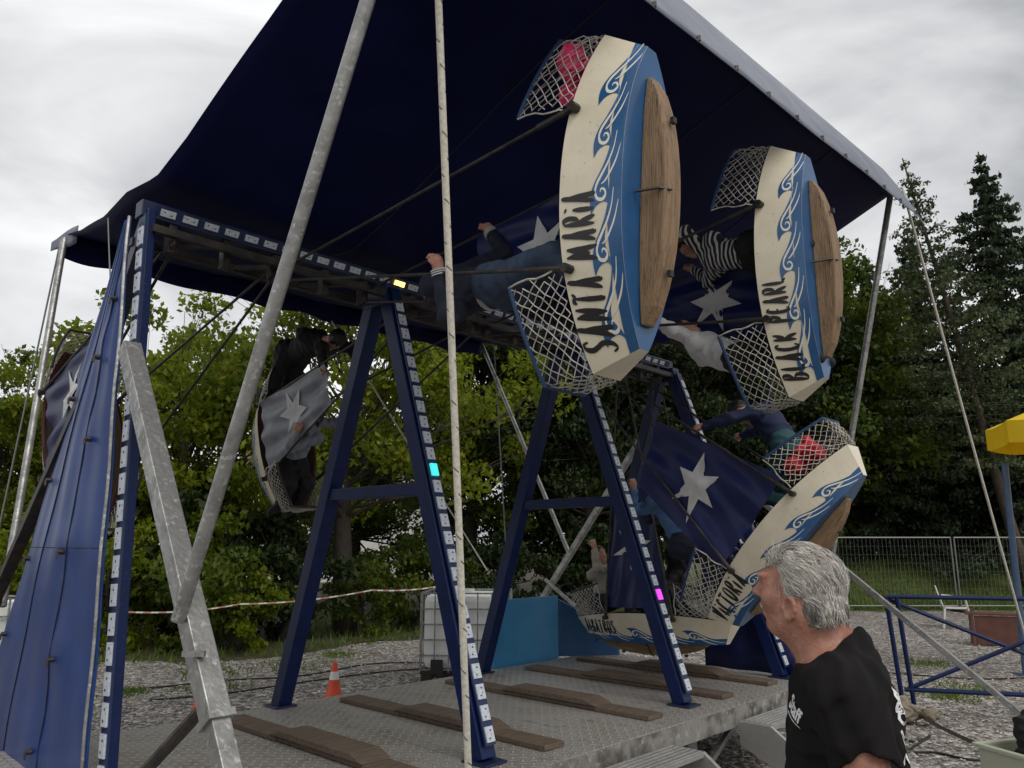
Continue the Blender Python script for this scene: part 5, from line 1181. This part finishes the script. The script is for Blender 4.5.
# ------------------------------------------------------------ ropes, props, fence, barrier
def rope(name, a, b, r, sag, label, m='wire', fleck=False, n=40, cat='rope'):
    a, b = Vector(a), Vector(b); pts = [a.lerp(b, i / n) - Vector((0, 0, sag * 4 * (i / n) * (1 - i / n))) for i in range(n + 1)]
    mb = MB(); mb.tube(pts, r, 10)
    if fleck:
        d = (b - a).normalized(); x = d.cross(Vector((0, 0, 1))).normalized(); y = x.cross(d); Lr = (b - a).length; K = int(Lr / .011)
        for k in range(K):
            if (k * 7) % 5 in (0, 2): 
                a0 = k * .75; p = a.lerp(b, k / K) - Vector((0, 0, sag * 4 * (k / K) * (1 - k / K))); q = []
                for j in range(3): an = a0 + .35 * j; q.append(p + (x * math.cos(an) + y * math.sin(an)) * (r * .96) + d * (.006 * j))
                mb.tube(q, r * .16, 4, m=1)
    c = mb.build(name, [M[m], M['rope_fleck']], None, smooth=True, loc=a); tag(c, label, cat); return c
rope('guy_rope', W(-1.69, 2.50, 4.74), (-.144, 3.621, .01), .0155, .0, 'thick white guy rope crossing the whole picture near the camera', 'rope', True)
rope('guy_rope', W(3.98, 2.6, 5.1), at(1040, 690, 8.0), .012, .02, 'white guy rope running down from the far canopy corner to the right', 'rope')
rope('guy_rope', W(-1.39, -3.05, 4.58), at(-25, 640, 7.0), .008, .0, 'thin grey guy rope beside the left corner pole', 'wire')
rope('guy_rope', W(1.5, -3.0, 4.4), at(487, 570, 11.5), .010, .0, 'thin pale rope hanging in front of the trees right of the white rope', 'rope')
rope('guy_rope', W(2.6, -1.4, 4.1), W(2.75, -1.25, .6), .007, .0, 'thin dark rope hanging behind the magenta lamp frame', 'wire')
rope('guy_rope', W(-1.65, -1.0, 4.08), W(-1.75, -.35, 3.05), .005, .0, 'short thin rope from the canopy edge to the top of the blue tower', 'wire')

def tank(loc, rz, label, sc=1.0):
    r = empty('water_tank', loc, rz); r.scale = (sc,) * 3; tag(r, label, 'tank', 'white caged water tanks')
    mb = MB(); mb.box((0, 0, .66), 1.10, .92, .98); mb.build('bottle', M['pale_plastic'], r, bevel=.09)
    mb = MB()
    for z in (.18, .36, .56, .76, .96, 1.165):
        for y in (-.49, .49): mb.beam((-.58, y, z), (.58, y, z), .018, .018)
        for x in (-.58, .58): mb.beam((x, -.49, z), (x, .49, z), .018, .018)
    for i in range(7):
        x = -.58 + 1.16 * i / 6
        for y in (-.505, .505): mb.beam((x, y, .15), (x, y, 1.18), .018, .018)
    for i in range(1, 5):
        y = -.49 + .98 * i / 5
        for x in (-.597, .597): mb.beam((x, y, .15), (x, y, 1.18), .018, .018)
    mb.build('cage', M['galv'], r); mb = MB()
    for x in (-.5, 0, .5):
        for y in (-.4, 0, .4): mb.box((x, y, .055), .14, .12, .11)
    for y in (-.4, 0, .4): mb.box((0, y, .128), 1.18, .11, .035)
    mb.build('pallet', M['dark_steel'], r); MB().lathe([(.0, .05), (.09, .05), (.10, .0)], 20, c=(0, 0, 1.15)).build('lid', M['white_plastic'], r, smooth='auto')
    mb = MB(); mb.box((-.35, -.515, .22), .16, .03, .18); mb.build('valve', M['cable'], r)
tank((-.62, 11.3, 0), R(-4), 'white caged water tank beside the light blue board')
tank((-6.75, 9.9, 0), R(-20), 'white caged water tank cut by the left edge of the photo')
def cone(loc, label, sc=1.0):
    r = empty('traffic_cone', loc); r.scale = (sc,) * 3; tag(r, label, 'traffic cone', 'orange traffic cones')
    MB().box((0, 0, .016), .28, .28, .032).build('base', M['orange'], r, bevel=.01)
    MB().lathe([(.115, .03), (.10, .06), (.078, .16), (.032, .44), (.026, .46), (.0, .46)], 24).build('body', M['orange'], r, smooth='auto')
    MB().lathe([(.0640, .255), (.0475, .352)], 24).build('reflective_band', M['reflect'], r, smooth=True)
cone((-2.13, 9.75, 0), 'orange and white traffic cone standing on the gravel left of the front frame', .94)
cone((-3.33, 8.75, 0), 'orange traffic cone half hidden behind the galvanised brace', .94)

def fence():
    y = 21.6; xs = [-1.3, 2.1, 5.45, 8.8, 12.1, 15.45, 18.8]
    where = ['behind the light blue board', 'behind the dark blue board', 'behind the boats, just left of the man', 'right of the man in the black shirt', 'behind the white chair', 'at the right edge of the photo']
    for i in range(6):
        r = empty('fence_panel', ((xs[i] + xs[i + 1]) / 2, y, 0)); tag(r, 'grey wire mesh fence panel ' + where[i], 'fence', 'wire fence panels'); hw = (xs[i + 1] - xs[i]) / 2 - .05
        mb = MB(); mb.tube([(-hw, 0, .10), (-hw, 0, 1.98)], .021, 8); mb.tube([(hw, 0, .10), (hw, 0, 1.98)], .021, 8); mb.tube([(-hw, 0, 1.97), (hw, 0, 1.97)], .021, 8); mb.tube([(-hw, 0, .16), (hw, 0, .16)], .019, 8); mb.build('panel_frame', M['fence'], r, smooth='auto')
        mb = MB(); k = int(2 * hw / .11)
        for j in range(1, k): x = -hw + 2 * hw * j / k; mb.tube([(x, .012, .14), (x, .012, 1.97)], .0024, 3, cap=False)
        for j in range(1, 8): z = .16 + 1.8 * j / 8; mb.tube([(-hw, 0, z), (hw, 0, z)], .0026, 3, cap=False)
        mb.build('mesh_wires', M['fence'], r); mb = MB(); mb.box((-hw, 0, .06), .24, .7, .12); mb.build('foot', M['dark_steel'], r, bevel=.02)
fence()
def barrier():
    a, b = Vector((4.22, 8.95, 0)), Vector((6.35, 8.35, 0)); r = empty('steel_barrier', a); tag(r, 'dark blue steel barrier frame with crossed braces behind the man', 'barrier')
    d = (b - a); dn = d.normalized(); nn = Vector((-dn.y, dn.x, 0)); Z = Vector((0, 0, 1)); mb = MB()
    for o_ in (nn * .0, nn * .0 + dn * .11): mb.tube([o_ + dn * .05 + Z * .12, o_ + Z * 1.25 - dn * .02], 0.025, 10)
    for o_ in (d, d - dn * .11): mb.tube([o_ + Z * .12, o_ + Z * 1.25], 0.025, 10)
    mb.tube([Z * 1.25, d + Z * 1.25], 0.025, 10); mb.tube([dn * .08 + Z * .27, d + Z * .27], 0.025, 10); mb.build('tube_frame', M['blue_steel'], r, smooth='auto')
    mb = MB(); mb.tube([dn * .12 + Z * .28, d + Z * 1.22], 0.023, 8); mb.build('brace', M['blue_steel'], r, smooth='auto'); mb = MB(); mb.tube([Z * 1.22 + nn * .045, d + Z * .30 + nn * .045], 0.023, 8); mb.build('brace', M['blue_steel'], r, smooth='auto')
    mb = MB()
    for p in (dn * .05, d): mb.beam(p - nn * .28 + Z * .02, p + Z * .14, .05, .05); mb.beam(p + nn * .28 + Z * .02, p + Z * .14, .05, .05)
    mb.build('foot', M['blue_steel'], r)
barrier()
def canvas():
    g = np.random.default_rng(3); c = at(906, 722, 8.55); c.z = .10; pr = [ELL((g.normal(0, .09), g.normal(0, .06), .0 + abs(g.normal(0, .05))), (g.uniform(.06, .11), g.uniform(.06, .1), g.uniform(.05, .09)), None, .02) for _ in range(9)]
    o = grow('canvas_bundle', pr, .011, M['canvas'], None, lambda X, Y, Z: .010 * np.sin(X * 55 + 3 * np.sin(Z * 40 + Y * 25))); o.location = c; tag(o, 'crumpled beige canvas at the foot of the blue steel barrier', 'canvas')
    a, b = Vector((c.x + .1, c.y - .05, .10)), at(1016, 758, 6.9); mb = MB(); mb.grid(lambda u, v_: a.lerp(b, u) + Vector((0, 0, -.03 * math.sin(u * 3.14) + (v_ - .5) * .03)) + Vector((.02, .06, 0)) * (v_ - .5), 20, 2); tag(mb.build('strap', M['strap'], solid=.003, loc=a), 'brown lashing strap stretched from the beige canvas to the right', 'strap')
canvas()
def cables():
    def run(pts, lb):
        P = [onz(*p) for p in pts]; sp = smooth_pts([(q.x, q.y, q.z) for q in P], 6); tag(MB().tube([Vector(q) for q in sp], .011, 6).build('cable', M['cable'], smooth=True, loc=P[0]), lb, 'cable', 'black cables lying on the gravel')
    def onz(x, y):
        q = at(x, y, 10); k = (0.011 - CH) / (q.z - CH); return Vector((0, 0, CH)) + (q - Vector((0, 0, CH))) * k
    run([(150, 688), (230, 680), (300, 676), (370, 664), (430, 662), (500, 656)], 'black cable lying on the gravel behind the traffic cone')
    run([(150, 700), (220, 694), (290, 684), (380, 672), (440, 668)], 'black cable on the gravel just in front of the first cable')
    run([(880, 672), (930, 676), (980, 679), (1040, 677)], 'thin black cable crossing the gravel behind the barrier braces')
    run([(880, 756), (930, 752), (975, 760), (1040, 757)], 'black cable on the gravel in front of the blue barrier foot')
    run([(895, 735), (915, 742), (930, 736), (905, 752)], 'short loop of black cable beside the blue barrier foot')
cables()
def tape():
    pts = [at(128, 612, 12.0), at(240, 604, 12.6), at(372, 590, 13.2), at(455, 583, 13.6)]; mb = MB(); K = 90
    for k in range(K):
        t = k / K * 3; i = min(2, int(t)); f = t - i; t2 = (k + .96) / K * 3; i2 = min(2, int(t2)); f2 = t2 - i2; sg = lambda f_: -.05 * 4 * f_ * (1 - f_)
        a = pts[i].lerp(pts[i + 1], f); b = pts[i2].lerp(pts[i2 + 1], f2); a.z += sg(f); b.z += sg(f2); h = Vector((.004, .006, .011)); mb.add([a - h, b - h, b + h, a + h], [(0, 1, 2, 3)], (k // 2) % 2)
    tag(mb.build('barrier_tape', [M['red_tape'], M['white_tape']], loc=pts[0]), 'red and white barrier tape strung in front of the bushes', 'tape')
    q = [at(590, 581, 14.5), at(650, 605, 15.5)]
tape()
def chair():
    p = at(955, 600, 17.6); r = empty('plastic_chair', (p.x, p.y, 0), R(62)); tag(r, 'white plastic garden chair on the gravel behind the blue barrier', 'chair')
    MB().grid(lambda a, b: (-.24 + .48 * a, -.24 + .46 * b, .43 - .02 * math.sin(a * 3.14)), 6, 6).build('seat', M['white_plastic'], r, smooth=True, solid=.02)
    def bk(a, b): x = (-.25 + .5 * a) * (1 - .10 * b); return (x, .22 + .10 * b + .05 * math.cos((a - .5) * 2.6), .44 + .46 * b * (1 - .30 * (2 * a - 1) ** 4))
    MB().grid(bk, 10, 8).build('backrest', M['white_plastic'], r, smooth=True, solid=.018)
    for x in (-.22, .22):
        for y, dy in ((-.22, -.05), (.22, .06)): MB().beam((x, y, .43), (x * 1.12, y + dy, 0), .05, .04).build('leg', M['white_plastic'], r, bevel=.006)
        MB().tube([(x * 1.1, -.22, .43), (x * 1.15, -.2, .64), (x * 1.12, .26, .68)], .022, 8).build('armrest', M['white_plastic'], r, smooth='auto')
chair()
def low_box():
    p = at(1014, 630, 14.6); r = empty('low_bench', (p.x, p.y, 0), R(-24)); tag(r, 'low red brown wooden bench tilted on the gravel at the right edge', 'bench')
    mb = MB(); mb.box((0, 0, .56), 1.5, .42, .04); mb.build('seat', M['brown_board'], r, bevel=.004)
    for x in (-.66, .66): mb = MB(); mb.add([(x - .02, -.20, .538), (x - .02, .20, .538), (x - .02, .26, 0), (x - .02, -.26, 0), (x + .02, -.20, .538), (x + .02, .20, .538), (x + .02, .26, 0), (x + .02, -.26, 0)], [(0, 1, 2, 3), (7, 6, 5, 4), (0, 4, 5, 1), (1, 5, 6, 2), (2, 6, 7, 3), (3, 7, 4, 0)]); mb.build('side_panel', M['brown_board'], r)
    MB().box((0, -.17, .28), 1.26, .025, .5).build('front_panel', M['brown_board'], r)
low_box()
def parasol():
    c = at(1097, 440, 10.5); r = empty('parasol', (c.x, c.y, 0)); tag(r, 'yellow parasol reaching in from the right edge', 'parasol'); z0 = at(990, 422, 10.5).z
    mb = MB(); n = 8; Rd = 1.30
    for k in range(n):
        a0, a1 = 2 * math.pi * k / n + .1, 2 * math.pi * (k + 1) / n + .1
        def f(u, v_, a0=a0, a1=a1):
            p0 = Vector((math.cos(a0), math.sin(a0), 0)); p1 = Vector((math.cos(a1), math.sin(a1), 0)); q = p0.lerp(p1, u) * Rd * v_; return (q.x, q.y, z0 + .50 - .50 * v_ - .03 * math.sin(u * 3.14) * v_)
        mb.grid(f, 6, 8)
        mb.grid(lambda u, v_, f=f: (Vector(f(u, 1)) - Vector((0, 0, .30 * v_))), 12, 2)
    mb.build('cloth', M['yellow'], r, solid=.004)
    MB().tube([(0, 0, 0.05), (0, 0, z0 + .52)], .022, 10).build('pole', M['white_plastic'], r, smooth='auto'); MB().lathe([(.0, .10), (.25, .08), (.28, 0)], 20).build('base', M['dark_steel'], r, smooth='auto')
    p = at(1018, 600, 11.5); r = empty('blue_post', (p.x, p.y, 0)); tag(r, 'pale blue steel post under the edge of the yellow parasol', 'post'); MB().tube([(-.02, 0, 0), (.06, 0, 3.0)], .045, 12).build('shaft', M['steel_blue'], r, smooth='auto'); MB().box((0, 0, .01), .26, .26, .02).build('base_plate', M['steel_blue'], r)
parasol()
def corner_stuff():
    p = at(1052, 745, 4.4); r = empty('wooden_box', (p.x, p.y, 0), R(18)); tag(r, 'weathered wooden box under the pale green crate at the right edge', 'box')
    mb = MB()
    for k in range(4): mb.box((0, 0, .075 + k * .14), .62, .46, .13)
    mb.build('slatted_side', M['plank'], r, bevel=.006); zt = .565
    r = empty('crate', (p.x, p.y, zt), R(18)); tag(r, 'pale green plastic crate with a black bag in it at the right edge', 'crate')
    mb = MB(); a, b, h = .28, .20, .20
    for sx, sy, w_, d_ in ((0, -b, 2 * a, .012), (0, b, 2 * a, .012), (-a, 0, .012, 2 * b - .013), (a, 0, .012, 2 * b - .013)): mb.box((sx, sy, h / 2), w_, d_, h)
    mb.box((0, 0, .008), 2 * a - .02, 2 * b - .02, .014); mb.build('wall', M['crate'], r)
    mb = MB()
    for sx, sy, w_, d_ in ((0, -b - .01, 2 * a + .05, .035), (0, b + .01, 2 * a + .05, .035), (-a - .01, 0, .035, 2 * b - .016), (a + .01, 0, .035, 2 * b - .016)): mb.box((sx, sy, h + .004), w_, d_, .022)
    mb.build('crate_rim', M['crate'], r, bevel=.005)
    o = grow('black_bag', [ELL((0, 0, .17), (.20, .14, .15), None, .03), ELL((-.08, .02, .30), (.12, .09, .09), None, .03), ELL((.10, -.02, .28), (.10, .09, .10), None, .03)], .011, M['cl_black'], None, lambda X, Y, Z: .010 * np.sin(X * 48 + 3 * np.sin(Z * 36)) ); o.location = (p.x, p.y, zt + .01); o.rotation_euler = (0, 0, R(18)); tag(o, 'black bag stuffed in the pale green crate', 'bag')
    mb = MB(); mb.tube([(-.10, -.10, .30), (-.06, -.15, .40), (.04, -.15, .41), (.10, -.10, .31)], .012, 8); mb.build('handle', M['white_plastic'], o, smooth='auto')
    o = grow('denim_jacket', [ELL((0, 0, .0), (.15, .05, .17), None, .04), ELL((.05, -.02, -.16), (.13, .05, .15), None, .04), ELL((.02, .05, .14), (.13, .10, .05), None, .05), CAP((-.10, -.03, .05), (-.14, -.05, -.26), .05, .045, .04)], .010, M['denim'], None, lambda X, Y, Z: .009 * np.sin(X * 45 + 3 * np.sin(Z * 30 + Y * 22)))
    o.location = (p.x + .02, p.y - .27, .72); o.rotation_euler = (0, 0, R(18)); tag(o, 'faded denim jacket draped over the front of the pale green crate', 'jacket')
corner_stuff()
